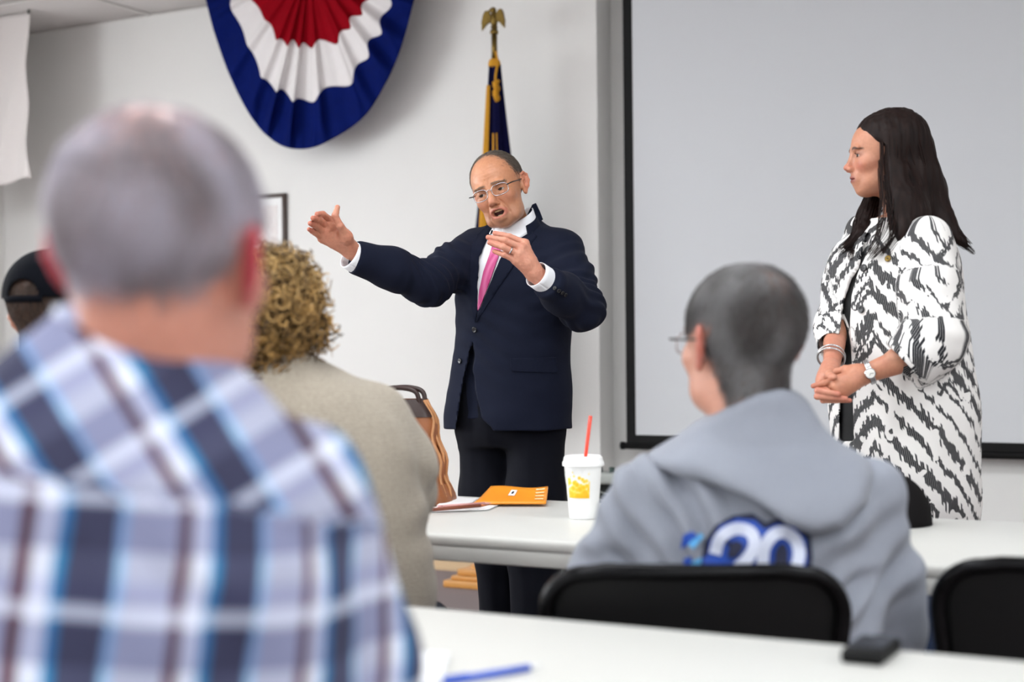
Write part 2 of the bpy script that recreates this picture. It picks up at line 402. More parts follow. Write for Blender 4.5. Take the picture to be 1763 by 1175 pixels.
pyobj('eagle_body', *join(ell_mesh((bx, 0, bz), (.019, .018, .045)), ell_mesh((hx, 0, hz), (.017, .014, .016)), tube_mesh([(hx - .008, 0, hz + .004), (hx - .022, 0, hz - .002), (hx - .027, 0, hz - .012)], [.009, .006, .001], 8), tube_mesh([(bx, 0, bz - .02), (bx + .003, 0, bz - .062)], [.016, .009], 10)), M['brass'], eg)
# flag cloth: folds hanging round the pole
def flagf(u, v):
    z = zf(112) - v * 1.72; a = u * 2 * math.pi; w = .028 + .105 * min(1, v * 1.25) ** 1.15 + .03 * v
    r = w * (1 + .22 * math.sin(a * 5 + v * 2) + .10 * math.sin(a * 9 + 1)) ; k = .75
    return Vector((r * math.cos(a) + .01 * v, r * math.sin(a) * k, z))
sheet('flag_cloth', flagf, 96, 50, M['navyflag'], fx, world=False)
def strip(name, a, w, v0, v1, mat, th=.007):
    sheet(name, lambda s, v: (lambda q, c: c + (q - c) * 1.0 + (q - c).normalized() * th)(flagf((a + (s - .5) * w * (1 + 0 * v)) / (2 * math.pi), v0 + (v1 - v0) * v), Vector((0, 0, flagf(0, v0 + (v1 - v0) * v).z))), 6, 60, mat, fx, world=False, thick=.004)
strip('gold_fringe', -1.95, .24, .06, 1, M['gold']); strip('gold_fringe', -2.9, .16, .35, 1, M['gold'])
for a_ in (-1.32, -1.12): strip('gold_cord', a_, .07, .2, .95, M['gold'], .012)
lathe('gold_collar', [(.022, 0), (.03, .004), (.031, .02), (.026, .035), (.018, .042)], M['gold'], fx, (0, 0, zf(116)))
kn = [(.018, -.02, zf(90)), (.03, -.025, zf(110)), (.024, -.035, zf(135)), (.03, -.04, zf(150))]
tube('tassel_cord', spline(kn, 6), .006, M['gold'], fx, 8)
kk = [(.03 + .012 * math.cos(i * 1.9), -.04 + .012 * math.sin(i * 1.9), zf(143 + i * 1.55)) for i in range(22)]
tube('cord_knot', kk, .0085, M['gold'], fx, 8)
# ================================================================== tables
TZ = .75
def folding_table(name, a0, a1, b0, b1, label):
    L, D = a1 - a0, b1 - b0
    t = empty(name, room((a0 + a1) / 2, (b0 + b1) / 2, 0), -TH); tag(t, label, 'table', 'white folding tables')
    box('tabletop', (0, 0, TZ - .014), (L, D, .028), M['table'], t, bev=.010, seg=3)
    for s in (-1, 1):
        box('apron', (0, s * (D / 2 - .014), TZ - .042), (L - .03, .018, .034), M['table'], t, bev=.004); box('apron', (s * (L / 2 - .014), 0, TZ - .042), (.018, D - .05, .034), M['table'], t, bev=.004)
        x = s * (L / 2 - .28); tube('leg_frame', spline([(x, -D / 2 + .09, 0.012), (x, -D / 2 + .09, .4), (x, -D / 2 + .1, .70), (x, -D / 2 + .14, .72), (x, D / 2 - .14, .72), (x, D / 2 - .1, .70), (x, D / 2 - .09, .4), (x, D / 2 - .09, .012)], 5), .0135, M['tabmetal'], t, 10)
        for y in (-D / 2 + .09, D / 2 - .09): lathe('foot_cap', [(.016, 0), (.018, .004), (.017, .03)], M['black_plastic'], t, (x, y, 0), 14)
        tube('brace', [(x, 0, .70), (x - s * .32, 0, .725)], .009, M['tabmetal'], t, 8)
    return t
folding_table('folding_table', -2.75, -.31, 2.62, 3.33, 'white plastic folding table holding the drink cup and orange booklet')
folding_table('folding_table', -2.25, .19, 1.145, 1.862, 'white plastic folding table holding the blue pen and black phone')
# ================================================================== chairs
def make_chair():
    t = empty('chair')
    def halfw(z):
        f = (z - .5) / .31; w = .19 + .035 * f; c = .075
        if z > .81 - c: k = (z - (.81 - c)) / c; w -= c * (1 - math.sqrt(max(0, 1 - k * k)))
        return w
    zs = list(np.linspace(.5, .735, 10)) + [.735 + .075 * math.sin(k * math.pi / 2 / 9) for k in range(1, 10)]
    yb = lambda x, z: -.205 - (z - .45) * .16 + .7 * x * x
    def bp(u, v):
        z = zs[min(int(round(v * (len(zs) - 1))), len(zs) - 1)]; x = halfw(z) * (2 * u - 1); return Vector((x, yb(x, z), z))
    sheet('backrest', bp, 24, len(zs) - 1, M['black_plastic'], t, world=False, thick=.02)
    rim = [(-halfw(z) - .004, yb(halfw(z), z) - .0, z) for z in zs] + [(x, yb(x, .812), .814) for x in np.linspace(-.13, .13, 9)] + [(halfw(z) + .004, yb(halfw(z), z), z) for z in zs[::-1]]
    tube('back_frame', rim, .0125, M['black_metal'], t, 10)
    def seatf(u, v):
        x = (u - .5) * .42 * (1 - .12 * (1 - v)); y = -.2 + .42 * v; ed = min(1, 6 * min(u, 1 - u)) * min(1, 8 * min(v, 1 - v)); return Vector((x, y, .445 + .012 * ed - .03 * max(0, v - .85) / .15 * .6 - .012 * math.cos((u - .5) * 3)))
    sheet('seat', seatf, 20, 20, M['black_plastic'], t, world=False, thick=.022)
    for s in (-1, 1):
        tube('leg', spline([(s * .2, yb(.19, .5), .5), (s * .205, -.2, .42), (s * .21, -.255, .0)], 6), .0115, M['black_metal'], t, 10)
        tube('leg', spline([(s * .2, -.15, .43), (s * .205, .17, .425), (s * .215, .215, .38), (s * .215, .24, 0)], 6), .0115, M['black_metal'], t, 10)
    tube('stretcher', [(-.205, -.16, .425), (.205, -.16, .425)], .009, M['black_metal'], t, 8); tube('stretcher', [(-.2, .16, .425), (.2, .16, .425)], .009, M['black_metal'], t, 8)
    return t
chair0 = make_chair()
def chair(loc, rz, label, first=False):
    c = chair0 if first else copy_tree(chair0); c.location = (loc[0], loc[1], 0); c.rotation_euler = (0, 0, rz); tag(c, label, 'chair', 'black chairs at the tables'); return c
# ================================================================== things on the far table
# paper cup
cp = on_z(1005, 893, TZ); cu = empty('drink_cup', (cp.x, cp.y, TZ)); tag(cu, 'white drink cup with yellow print and red straw on the table', 'cup')
M['cup'] = pm('cup_paper', (243, 243, 243), .45)
lathe('cup_body', [(.030, 0), (.033, .002), (.043, .122), (.044, .126)], M['cup'], cu, sides=40)
lathe('lid', [(.044, .122), (.0485, .123), (.0485, .131), (.046, .134), (.045, .142), (.040, .146), (.036, .143), (.01, .143)], M['cup'], cu, sides=40)
M['straw'] = pm('straw_red', (238, 66, 44), .35)
tube('straw', [(.004, 0, .10), (.0055, .0, .143), (.018, 0, .238)], .0042, M['straw'], cu, 12)
t = NT('cup_print'); v = t.coord('Object'); vo = t.n('ShaderNodeTexVoronoi'); vo.inputs['Scale'].default_value = 95; t.l(v, vo.inputs['Vector'])
sz = t.n('ShaderNodeSeparateXYZ'); t.l(v, sz.inputs[0]); g = t.math('SUBTRACT', t.math('MULTIPLY', t.math('SUBTRACT', .112, sz.outputs[2]), 20), t.math('MULTIPLY', vo.outputs[0], 1.3))
t.base(t.ramp(t.math('ADD', g, .55), [(.2, lin((243, 243, 243))), (.35, lin((250, 226, 130))), (.6, lin((248, 206, 40))), (1, lin((246, 190, 20)))])); t.set(roughness=.5)
def cpr(u, v):
    z = .05 + .068 * v; r = .0332 + .010 * (z / .122) + .0006; top = .012 * abs(math.sin(u * 9)) * v; a = R(-152) + R(80) * u; return Vector((r * math.cos(a), r * math.sin(a), z - (.012 - top) * v))
sheet('yellow_print', cpr, 40, 12, t.m, cu, world=False)
# papers, booklet, pens
M['paper'] = pm('paper', (240, 240, 242), .8); M['orange'] = pm('orange_cover', (240, 150, 34), .45, nscale=12, namt=.05)
def leaf(name, pts, th, mat, label, cat, lift=None, bend=0, n=10):
    """sheet between four table pixels (far-left, far-right, near-right, near-left); lift raises the far edge"""
    q = [on_z(x, y, TZ + .0005) for x, y in pts]; l0, l1 = lift or (0, 0)
    c = sum(q, Vector()) / 4
    e = empty(name, (c.x, c.y, TZ)); tag(e, label, cat)
    def f(u, v):
        a = q[0].lerp(q[1], u); b = q[3].lerp(q[2], u); p = a.lerp(b, v); p.z += th + l0 * (1 - v) ** 1.3 * (1 - u * 0) + bend * math.sin(u * math.pi) * (1 - v) + l1 * math.sin(u * 5 + 1) * (1 - v); return p
    return e, f
e, f = leaf('booklet', [(845, 864, ), (944, 861), (940, 873), (816, 873)], .006, None, 'orange booklet with a small white emblem lying on papers', 'booklet', (.026, .004))
sheet('cover', f, 16, 8, M['orange'], e, thick=.005)
def sub(f, u0, u1, v0, v1, off): return lambda u, v: f(u0 + (u1 - u0) * u, v0 + (v1 - v0) * v) + Vector((0, -.0006, off + .0056))
M['oprint'] = pm('cover_print', (252, 214, 160), .5)
sheet('white_emblem', sub(f, .40, .50, .22, .55, .001), 4, 4, M['paper'], e); sheet('emblem_mark', sub(f, .435, .465, .32, .45, .0018), 4, 4, M['black'], e)
for k in range(4): sheet('print_line', sub(f, .80 + .01 * k, .95, .12 + .2 * k, .2 + .2 * k, .001), 4, 2, M['oprint'], e)
for i, (pts, th, lf, lab) in enumerate([([(775, 866), (870, 867), (840, 880), (728, 884)], .002, (0, 0), 'white loose paper sheet lying under the brown pencils'), ([(772, 863), (826, 864.5), (806, 874), (752, 876)], .0065, (.004, .002), 'curling white paper sheet lying beside the orange booklet')]):
    e, f = leaf('paper_sheet', pts, th, None, lab, 'paper', lf); sheet('sheet', f, 14, 10, M['paper'], e, thick=.0012)
M['pencil'] = pm('pencil_pink', (206, 150, 146), .5); M['pencil2'] = pm('pencil_brown', (120, 58, 34), .5); M['copper'] = pm('copper_tip', (176, 104, 62), .3, .7)
def pen(name, p0, p1, r, mat, tip, label, z, cat='pen', clip=None):
    a, b = on_z(*p0, z), on_z(*p1, z); L = (b - a).length; e = empty(name, a); e.rotation_euler = (0, 0, math.atan2(b.y - a.y, b.x - a.x)); tag(e, label, cat)
    tube('barrel', [(0, 0, 0), (L * .86, 0, 0)], r, mat, e, 12); tube('tip', [(L * .86, 0, 0), (L * .95, 0, 0), (L, 0, 0)], [r * .9, r * .45, r * .12], tip, e, 10); tube('end_cap', [(-.006, 0, 0), (.004, 0, 0)], r * 1.06, tip, e, 12)
    if clip: box('clip', (L * .15, 0, r * 1.15), (.035, .003, .0015), clip, e)
    return e
pen('pen', (733, 879), (842, 870), .0045, M['pencil2'], M['copper'], 'brown pen with copper ends lying on white papers', TZ + .0125)
pen('pencil', (758, 873), (846, 866.5), .004, M['pencil'], M['pencil'], 'pale pink pencil lying on white papers beside the brown pen', TZ + .015, 'pencil')
# handbag
hb = P(728, 800, 3.62); hz = TZ; bg = empty('handbag', (hb.x - .112, hb.y + .06, TZ), -TH * .6); tag(bg, 'brown leather handbag with dark handle standing on the table', 'handbag')
M['leather'] = pm('brown_leather', (140, 82, 44), .42, nscale=18, namt=.35, bump=.15, bscale=120); M['leather_d'] = pm('dark_leather', (48, 28, 24), .4, nscale=20, namt=.3); M['leather_l'] = pm('tan_trim', (186, 130, 84), .45, nscale=20, namt=.2)
def bagf(u, v):
    a = u * 2 * math.pi; z = .27 * v; w = (.185 - .055 * v ** 1.4) ; d = .075 * (1 - .65 * v ** 1.3) + .004
    c, s = math.cos(a), math.sin(a); ex = .55
    return Vector((w * math.copysign(abs(c) ** ex, c) + .006 * math.sin(v * 17 + u * 20), d * math.copysign(abs(s) ** ex, s) + .005 * math.sin(v * 11 + u * 31), z))
sheet('bag_body', bagf, 64, 20, M['leather'], bg, world=False)
V = [(bagf(k / 32, 0)) for k in range(32)]; pyobj('bag_base', V, [tuple(range(31, -1, -1))], M['leather_d'], bg)
def bband(name, v0, v1, mat, off): sheet(name, lambda u, v: (lambda q: Vector((q.x * (1 + off / .12), q.y * (1 + off / .05), q.z)))(bagf(u, v0 + (v1 - v0) * v)), 64, 4, mat, bg, world=False)
bband('top_band', .83, 1.0, M['leather_d'], .002); bband('bottom_band', .02, .2, M['leather'], .003)
for u0 in (.0, .03, .47, .97, .25, .75):
    tube('seam_trim', [bagf(u0 % 1, v) * 1.0 + Vector((0, 0, .002)) for v in np.linspace(.02, .98, 16)], .0045, M['leather_l'], bg, 6)
for s in (-1, 1): tube('handle', spline([(.0, s * .02, .262), (.005, s * .024, .285), (.03, s * .024, .297), (.075, s * .024, .298), (.108, s * .024, .286), (.116, s * .02, .25)], 6), .0065, M['leather_d'], bg, 8)
# ball cap lying on the table
def cap_dome(name, mat, parent, c, rx, ry, rz, hole=None, rot=None, world=True, z0=0.0):
    def f(u, v):
        a = u * 2 * math.pi; th = v * math.pi / 2; q = Vector((rx * math.cos(a) * math.cos(th), ry * math.sin(a) * math.cos(th), z0 + rz * math.sin(th) ** .9))
        return q
    nu, nv = (160, 64) if hole else (48, 16); V = [f(i / nu, j / nv) for j in range(nv + 1) for i in range(nu)]; F = []
    for j in range(nv):
        for i in range(nu):
            ce_ = f((i + .5) / nu, (j + .5) / nv)
            if hole and hole(ce_): continue
            F.append((j * nu + i, j * nu + (i + 1) % nu, (j + 1) * nu + (i + 1) % nu, (j + 1) * nu + i))
    V = [Vector(c) + (rot @ v if rot else v) for v in V]
    o = pyobj(name, V, F, mat, parent, True, world); md = o.modifiers.new('thickness', 'SOLIDIFY'); md.thickness = .003; md.offset = 1
    return o
M['capcloth'] = pm('dark_cap_cloth', (24, 22, 23), .95, nscale=300, namt=.2, bump=.2, bscale=500, spec=.1); M['navycap'] = pm('navy_cap_cloth', (9, 11, 18), .95, nscale=300, namt=.25, bump=.2, bscale=500, spec=.1)
kc = on_z(1543, 906, TZ); kap = empty('ball_cap', (kc.x - .01, kc.y + .03, TZ), R(100)); tag(kap, 'dark ball cap lying on the table beside the grey hoodie', 'cap')
cap_dome('crown', M['capcloth'], kap, (0, 0, 0), .082, .094, .112, world=False)
def brim(u, v):
    a = R(-62) + R(124) * u; r = .09 + .065 * v * math.cos(a * .8) ** .7; return Vector((r * math.sin(a) * .92, r * math.cos(a) + .004, .006 + .012 * v * (1 - abs(2 * u - 1)) - .0))
sheet('brim', brim, 24, 6, M['capcloth'], kap, world=False, thick=.003); lathe('button', [(.007, 0), (.006, .004), (.002, .006)], M['capcloth'], kap, (0, 0, .113), 12)
# ================================================================== things on the near table
M['bluepen'] = pm('blue_pen', (52, 92, 200), .35); M['clear'] = pm('clear_pen', (225, 226, 230), .25)
pen('pen', (755, 1176), (935, 1146), .0045, M['bluepen'], M['clear'], 'blue pen lying on the white table', TZ + .005, clip=M['bluepen'])
e, f = leaf('paper_sheet', [(640, 1118), (775, 1128), (760, 1185), (560, 1175)], .001, None, 'white paper sheet lying beside the blue pen', 'paper', (.002, .001)); sheet('sheet', f, 10, 8, M['paper'], e, thick=.001)
e, f = leaf('paper_sheet', [(640, 1045), (676, 1044), (700, 1056), (640, 1066)], .001, None, 'crumpled white paper at the far edge of the table', 'paper', (.012, .006)); sheet('sheet', f, 10, 8, M['paper'], e, thick=.001)
q = on_z(1500, 1132, TZ); ph_ = empty('mobile_phone', (q.x, q.y, TZ), R(62)); tag(ph_, 'small black mobile phone lying at the edge of the table', 'phone')
box('phone_body', (0, 0, .009), (.105, .052, .018), M['black_plastic'], ph_, bev=.005); box('phone_screen', (.005, 0, .0182), (.08, .044, .0008), pm('phone_glass', (20, 21, 24), .12), ph_); box('button', (.048, 0, .0185), (.006, .012, .001), M['black_metal'], ph_)
# ================================================================== fan by the wall
fq = P(1032, 800, 6.55); fan = empty('floor_fan', (fq.x, fq.y, 0), -TH + R(8)); tag(fan, 'grey box fan with two dark knobs standing on the floor', 'fan')
M['fangrey'] = pm('fan_grey', (168, 172, 168), .5); M['fandark'] = pm('fan_dark', (42, 48, 46), .6); M['knob'] = pm('fan_knob', (26, 52, 46), .5)
hF = on_z(1032, 800, 0) and .585
for s in (-1, 1):
    box('side_panel', (s * .20, 0, hF / 2 - .01), (.03, .15, hF - .03), M['fangrey'], fan, bev=.008); box('foot', (s * .17, 0, .012), (.05, .2, .024), M['fandark'], fan, bev=.004)
box('top_panel', (0, 0, hF - .03), (.43, .16, .05), M['fangrey'], fan, bev=.012); box('bottom_panel', (0, 0, .05), (.43, .15, .05), M['fangrey'], fan, bev=.01)
box('back_panel', (0, .05, hF / 2), (.38, .01, hF - .1), M['fandark'], fan)
for x in (.0, .06): lathe('knob', [(.014, 0), (.014, .02), (.011, .024)], M['knob'], fan, (x, 0, hF - .006), 16)
for k in range(1, 7): tube('grille_ring', [(.029 * k * math.cos(a), -.078, hF / 2 - .01 + .036 * k * math.sin(a)) for a in np.linspace(0, 2 * math.pi, 36, endpoint=False)], .0022, M['fangrey'], fan, 6, closed=True)
for k in range(16): a = k * math.pi / 8; tube('grille_spoke', [(.02 * math.cos(a), -.078, hF / 2 - .01 + .02 * math.sin(a)), (.18 * math.cos(a), -.078, hF / 2 - .01 + .22 * math.sin(a))], .0022, M['fangrey'], fan, 6)
lathe_hub = lathe('hub', [(.03, -.01), (.03, .01), (.02, .014)], M['fandark'], fan, (0, 0, 0)); lathe_hub.rotation_euler = (R(90), 0, 0); lathe_hub.location = (0, -.03, hF / 2 - .01)
for k in range(5):
    a = k * 2 * math.pi / 5
    sheet('blade', lambda u, v: Vector(((.03 + .14 * v) * math.cos(a + (u - .5) * .9), -.03 + .03 * (u - .5), hF / 2 - .01 + (.03 + .14 * v) * math.sin(a + (u - .5) * .9))), 6, 6, M['fandark'], fan, world=False, thick=.002)
# ================================================================== implicit surfaces for people
class Field:
    def __init__(s, lo, hi, h):
        s.h = h; s.lo = np.array(lo, float); n = np.ceil((np.array(hi) - s.lo) / h).astype(int) + 1
        s.ax = [(s.lo[i] + h * np.arange(n[i])).astype(np.float32) for i in range(3)]
        s.f = np.full(n, .08, np.float32)
    def sub(s, lo, hi, m):
        sl = []
        for i in range(3):
            a = int(max(0, math.floor((lo[i] - m - s.lo[i]) / s.h))); b = int(min(s.f.shape[i], math.ceil((hi[i] + m - s.lo[i]) / s.h) + 1))
            if b <= a: return None, None
            sl.append(slice(a, b))
        return tuple(sl), (s.ax[0][sl[0]][:, None, None], s.ax[1][sl[1]][None, :, None], s.ax[2][sl[2]][None, None, :])
    def put(s, fn, lo, hi, k=0, op='add'):
        m = k + 3 * s.h + .006; sl, c = s.sub(lo, hi, m)
        if sl is None: return s
        d = np.broadcast_to(fn(*c), s.f[sl].shape).astype(np.float32); f = s.f[sl]
        if op == 'sub': d = -d
        if k > 0:
            hh = np.maximum(k - np.abs(f - d), 0) / k; q = hh * hh * k * .25
            s.f[sl] = (np.minimum(f, d) - q) if op == 'add' else (np.maximum(f, d) + q)
        else: s.f[sl] = np.minimum(f, d) if op == 'add' else np.maximum(f, d)
        return s
    def cone(s, a, b, ra, rb, k=.01, w=None, sq=1, op='add'):
        a = A2(a); b = A2(b); r = max(ra, rb); ba = b - a; L = ba.dot(ba) + 1e-12
        def fn(x, y, z):
            px, py, pz = x - a[0], y - a[1], z - a[2]
            t = np.clip((px * ba[0] + py * ba[1] + pz * ba[2]) / L, 0, 1)
            qx, qy, qz = px - t * ba[0], py - t * ba[1], pz - t * ba[2]
            if w is not None:
                e = (qx * w[0] + qy * w[1] + qz * w[2]) * (sq - 1); qx, qy, qz = qx + e * w[0], qy + e * w[1], qz + e * w[2]
            return np.sqrt(qx * qx + qy * qy + qz * qz) - (ra + (rb - ra) * t)
        return s.put(fn, np.minimum(a, b) - r, np.maximum(a, b) + r, k, op)
    def chain(s, pts, rad, k=.01, w=None, sq=1):
        for i in range(len(pts) - 1): s.cone(pts[i], pts[i + 1], rad[i], rad[i + 1], k, w, sq)
        return s
    def ell(s, c, r, k=.01, rot=None, op='add'):
        c = A2(c); r = A2(r); Rm = np.eye(3) if rot is None else np.array(rot).reshape(3, 3)
        ext = np.abs(Rm) @ r
        def fn(x, y, z):
            px, py, pz = x - c[0], y - c[1], z - c[2]
            q = [(Rm[0, i] * px + Rm[1, i] * py + Rm[2, i] * pz) for i in range(3)]
            k0 = np.sqrt(sum((q[i] / r[i]) ** 2 for i in range(3))); k1 = np.sqrt(sum((q[i] / r[i] ** 2) ** 2 for i in range(3))) + 1e-9
            return k0 * (k0 - 1) / k1
        return s.put(fn, c - ext, c + ext, k, op)
    def mesh(s):
        return surfnet(s.f, s.lo, s.h)
def surfnet(f, lo, h):
    s = f < 0; c = np.zeros(tuple(n - 1 for n in f.shape), np.int8)
    for i in (0, 1):
        for j in (0, 1):
            for k in (0, 1): c += s[i:s.shape[0] - 1 + i, j:s.shape[1] - 1 + j, k:s.shape[2] - 1 + k]
    act = (c > 0) & (c < 8); ijk = np.argwhere(act); idx = np.full(c.shape, -1, np.int32); idx[act] = np.arange(len(ijk))
    acc = np.zeros((len(ijk), 3)); cnt = np.zeros(len(ijk)); I, J, K = ijk.T
    for ax in range(3):
        o1, o2 = [(1, 2), (0, 2), (0, 1)][ax]
        for p in (0, 1):
            for q in (0, 1):
                a = [0, 0, 0]; a[o1] = p; a[o2] = q; b = list(a); b[ax] = 1
                fa = f[I + a[0], J + a[1], K + a[2]]; fb = f[I + b[0], J + b[1], K + b[2]]; mk = (fa < 0) != (fb < 0)
                t = np.where(mk, fa / np.where(mk, fa - fb, 1), 0); pos = np.tile(np.array(a, float), (len(ijk), 1)); pos[:, ax] = t
                acc[mk] += pos[mk]; cnt[mk] += 1
    v = lo + h * (ijk + acc / np.maximum(cnt, 1)[:, None]); F = []
    for ax in range(3):
        n = list(f.shape); n[ax] -= 1; sl0 = [slice(None)] * 3; sl1 = [slice(None)] * 3; sl0[ax] = slice(0, -1); sl1[ax] = slice(1, None)
        s0, s1 = s[tuple(sl0)], s[tuple(sl1)]; e = np.argwhere(s0 != s1); o1, o2 = [(1, 2), (2, 0), (0, 1)][ax]
        ok = (e[:, o1] > 0) & (e[:, o2] > 0) & (e[:, o1] < f.shape[o1] - 1) & (e[:, o2] < f.shape[o2] - 1); e = e[ok]
        qs = []
        for d1, d2 in ((1, 1), (0, 1), (0, 0), (1, 0)):
            g = e.copy(); g[:, o1] -= d1; g[:, o2] -= d2; qs.append(idx[g[:, 0], g[:, 1], g[:, 2]])
        q = np.stack(qs, 1); inside = s0[e[:, 0], e[:, 1], e[:, 2]]; q[~inside] = q[~inside][:, ::-1]; F.append(q)
    return v.astype(np.float64), np.concatenate(F)
def vnormals(v, f):
    a = np.cross(v[f[:, 2]] - v[f[:, 0]], v[f[:, 3]] - v[f[:, 1]]); n = np.zeros_like(v)
    for i in range(4): np.add.at(n, f[:, i], a)
    return n / (np.linalg.norm(n, axis=1)[:, None] + 1e-12)
def relax(v, f, it=2, lam=.5):
    e = np.concatenate([f[:, [0, 1]], f[:, [1, 2]], f[:, [2, 3]], f[:, [3, 0]]])
    for _ in range(it):
        s = np.zeros_like(v); c = np.zeros(len(v)); np.add.at(s, e[:, 0], v[e[:, 1]]); np.add.at(c, e[:, 0], 1); np.add.at(s, e[:, 1], v[e[:, 0]]); np.add.at(c, e[:, 1], 1)
        v = v + lam * (s / np.maximum(c, 1)[:, None] - v)
    return v
def nz(v, scale, seed=0):
    sc = (scale, scale, scale) if np.isscalar(scale) else scale
    return np.array([mnoise.noise((p[0] * sc[0] + seed, p[1] * sc[1] + seed * 1.7, p[2] * sc[2] - seed)) for p in v])
def bvh(v, f): return BVHTree.FromPolygons([tuple(p) for p in v], [tuple(int(i) for i in q) for q in f])
def poly_d(poly):
    """signed distance (pixels) to a pixel polygon, evaluated on grid coordinates"""
    q = np.array(poly, float)
    def fn(x, y, z):
        X, Y = proj(x, y, z); d = np.full(np.broadcast(X, Y).shape, 1e9); ins = np.zeros(d.shape, bool)
        for i in range(len(q)):
            a, b = q[i - 1], q[i]; ex, ey = b - a; wx, wy = X - a[0], Y - a[1]; t = np.clip((wx * ex + wy * ey) / (ex * ex + ey * ey + 1e-9), 0, 1)
            d = np.minimum(d, (wx - ex * t) ** 2 + (wy - ey * t) ** 2)
            c = ((a[1] > Y) != (b[1] > Y)) & (X < (b[0] - a[0]) * (Y - a[1]) / (b[1] - a[1] + 1e-12) + a[0]); ins ^= c
        d = np.sqrt(d); return np.where(ins, -d, d)
    return fn
def decal(name, poly, tree, off, thick, mat, parent, step=4.0, smooth=True, sm=6):
    """a cloth piece cut to a pixel outline and laid on a surface of its own depth (rays from the viewpoint find the surface)"""
    bm = bmesh.new(); vs = [bm.verts.new((x, y, 0)) for x, y in poly]; bm.faces.new(vs)
    bmesh.ops.triangulate(bm, faces=bm.faces[:]);
    for _ in range(6):
        es = [e for e in bm.edges if e.calc_length() > step]
        if not es: break
        bmesh.ops.subdivide_edges(bm, edges=es, cuts=1); bmesh.ops.triangulate(bm, faces=[f for f in bm.faces if len(f.verts) > 3])
    bm.verts.index_update(); T = []; D = []
    for v in bm.verts:
        d = ray(v.co.x, v.co.y).normalized(); h = tree.ray_cast(CAM, d); D.append(d); T.append(np.nan if h[0] is None else h[3])
    T = np.array(T); E = np.array([[e.verts[0].index, e.verts[1].index] for e in bm.edges]); F = [tuple(v.index for v in f.verts) for f in bm.faces]
    for it in range(60):
        if not np.isnan(T).any(): break
        s_ = np.zeros(len(T)); c_ = np.zeros(len(T))
        for a, b in ((0, 1), (1, 0)):
            ok = ~np.isnan(T[E[:, b]]); np.add.at(s_, E[ok, a], T[E[ok, b]]); np.add.at(c_, E[ok, a], 1)
        mk = np.isnan(T) & (c_ > 0); T[mk] = s_[mk] / c_[mk]
    T = np.nan_to_num(T, nan=4.0); med = np.median(T); T0 = T.copy()
    for it in range(sm):
        s_ = np.zeros(len(T)); c_ = np.zeros(len(T))
        for a, b in ((0, 1), (1, 0)): np.add.at(s_, E[:, a], T[E[:, b]]); np.add.at(c_, E[:, a], 1)
        T = np.minimum(T + .6 * (s_ / np.maximum(c_, 1) - T), T0 + .004)
    top = [CAM + D[i] * (T[i] - off) for i in range(len(T))]
    me = bpy.data.meshes.new(name); me.from_pydata([tuple(p) for p in top], [], F); bm.free()
    bm2 = bmesh.new(); bm2.from_mesh(me); bmesh.ops.delete(bm2, geom=[v for v in bm2.verts if not v.link_faces], context='VERTS')
    for f in bm2.faces:
        if f.normal.dot(f.calc_center_median() - CAM) > 0: f.normal_flip()
    bm2.to_mesh(me); bm2.free()
    o = link(name, me, mat, parent, smooth, True)
    if thick: md = o.modifiers.new('thickness', 'SOLIDIFY'); md.thickness = thick; md.offset = -1
    return o
def stroke(path, w):
    """pixel outline of a stroke with the given width(s)"""
    p = spline(path, 5); t = np.gradient(p, axis=0); t /= np.linalg.norm(t, axis=1)[:, None]; n = np.stack([-t[:, 1], t[:, 0]], 1); w = np.interp(np.linspace(0, 1, len(p)), np.linspace(0, 1, len(w)), w) if not np.isscalar(w) else np.full(len(p), w)
    return [tuple(q) for q in np.concatenate([p + n * w[:, None] / 2, (p - n * w[:, None] / 2)[::-1]])]
def rot3(yaw, pitch=0, roll=0):
    """head turn: yaw about Z, then nod, then tilt in the picture plane; local face looks along -Y"""
    return np.array(Matrix.Rotation(roll, 3, 'Y') @ Matrix.Rotation(yaw, 3, 'Z') @ Matrix.Rotation(pitch, 3, 'X'))
# ------------------------------------------------------------------ skin, hair, cloth materials
def skin_mat(name, rough=.45, bump=.22):
    t = NT(name); a = t.n('ShaderNodeVertexColor'); a.layer_name = 'Col'; v = t.noise(130, 4, t.coord('Object'))
    t.base(t.mix(t.math('MULTIPLY', v, .35), a.outputs[0], (.30, .10, .06), 'MULTIPLY')); t.set(roughness=rough); t.b.inputs['Subsurface Weight'].default_value = .12
    t.b.inputs['Subsurface Radius'].default_value = (.012, .005, .003); t.b.inputs['Subsurface Scale'].default_value = 1.0; t.bump(t.math('ADD', t.noise(420, 3, t.coord('Object')), t.math('MULTIPLY', t.noise(110, 3, t.coord('Object')), 1.5)), bump, .0015); return t.m
M['skin'] = skin_mat('skin')
def hair_mat(name, c0, c1, c2=None, rough=.45, spec=.4, sc=60):
    t = NT(name); a = t.n('ShaderNodeVertexColor'); a.layer_name = 'Col'; t.base(a.outputs[0]); t.set(roughness=rough); t.b.inputs['Specular IOR Level'].default_value = spec; return t.m
M['hair'] = hair_mat('hair_strands', None, None); M['hairgloss'] = hair_mat('hair_gloss', None, None, rough=.55, spec=.14)
M['eyewhite'] = pm('eye_white', (214, 206, 200), .25); M['iris'] = pm('iris', (52, 38, 28), .15); M['teeth'] = pm('teeth', (214, 196, 160), .3); M['mouth'] = pm('mouth_inside', (70, 22, 24), .5)
M['lens'] = NT('spectacle_lens'); M['lens'].base((.05, .05, .05)); M['lens'].set(roughness=.03, alpha=.07); M['lens'] = M['lens'].m
M['silver'] = pm('silver_metal', (190, 190, 194), .22, 1); M['darkframe'] = pm('dark_frame', (50, 46, 46), .3, .6)
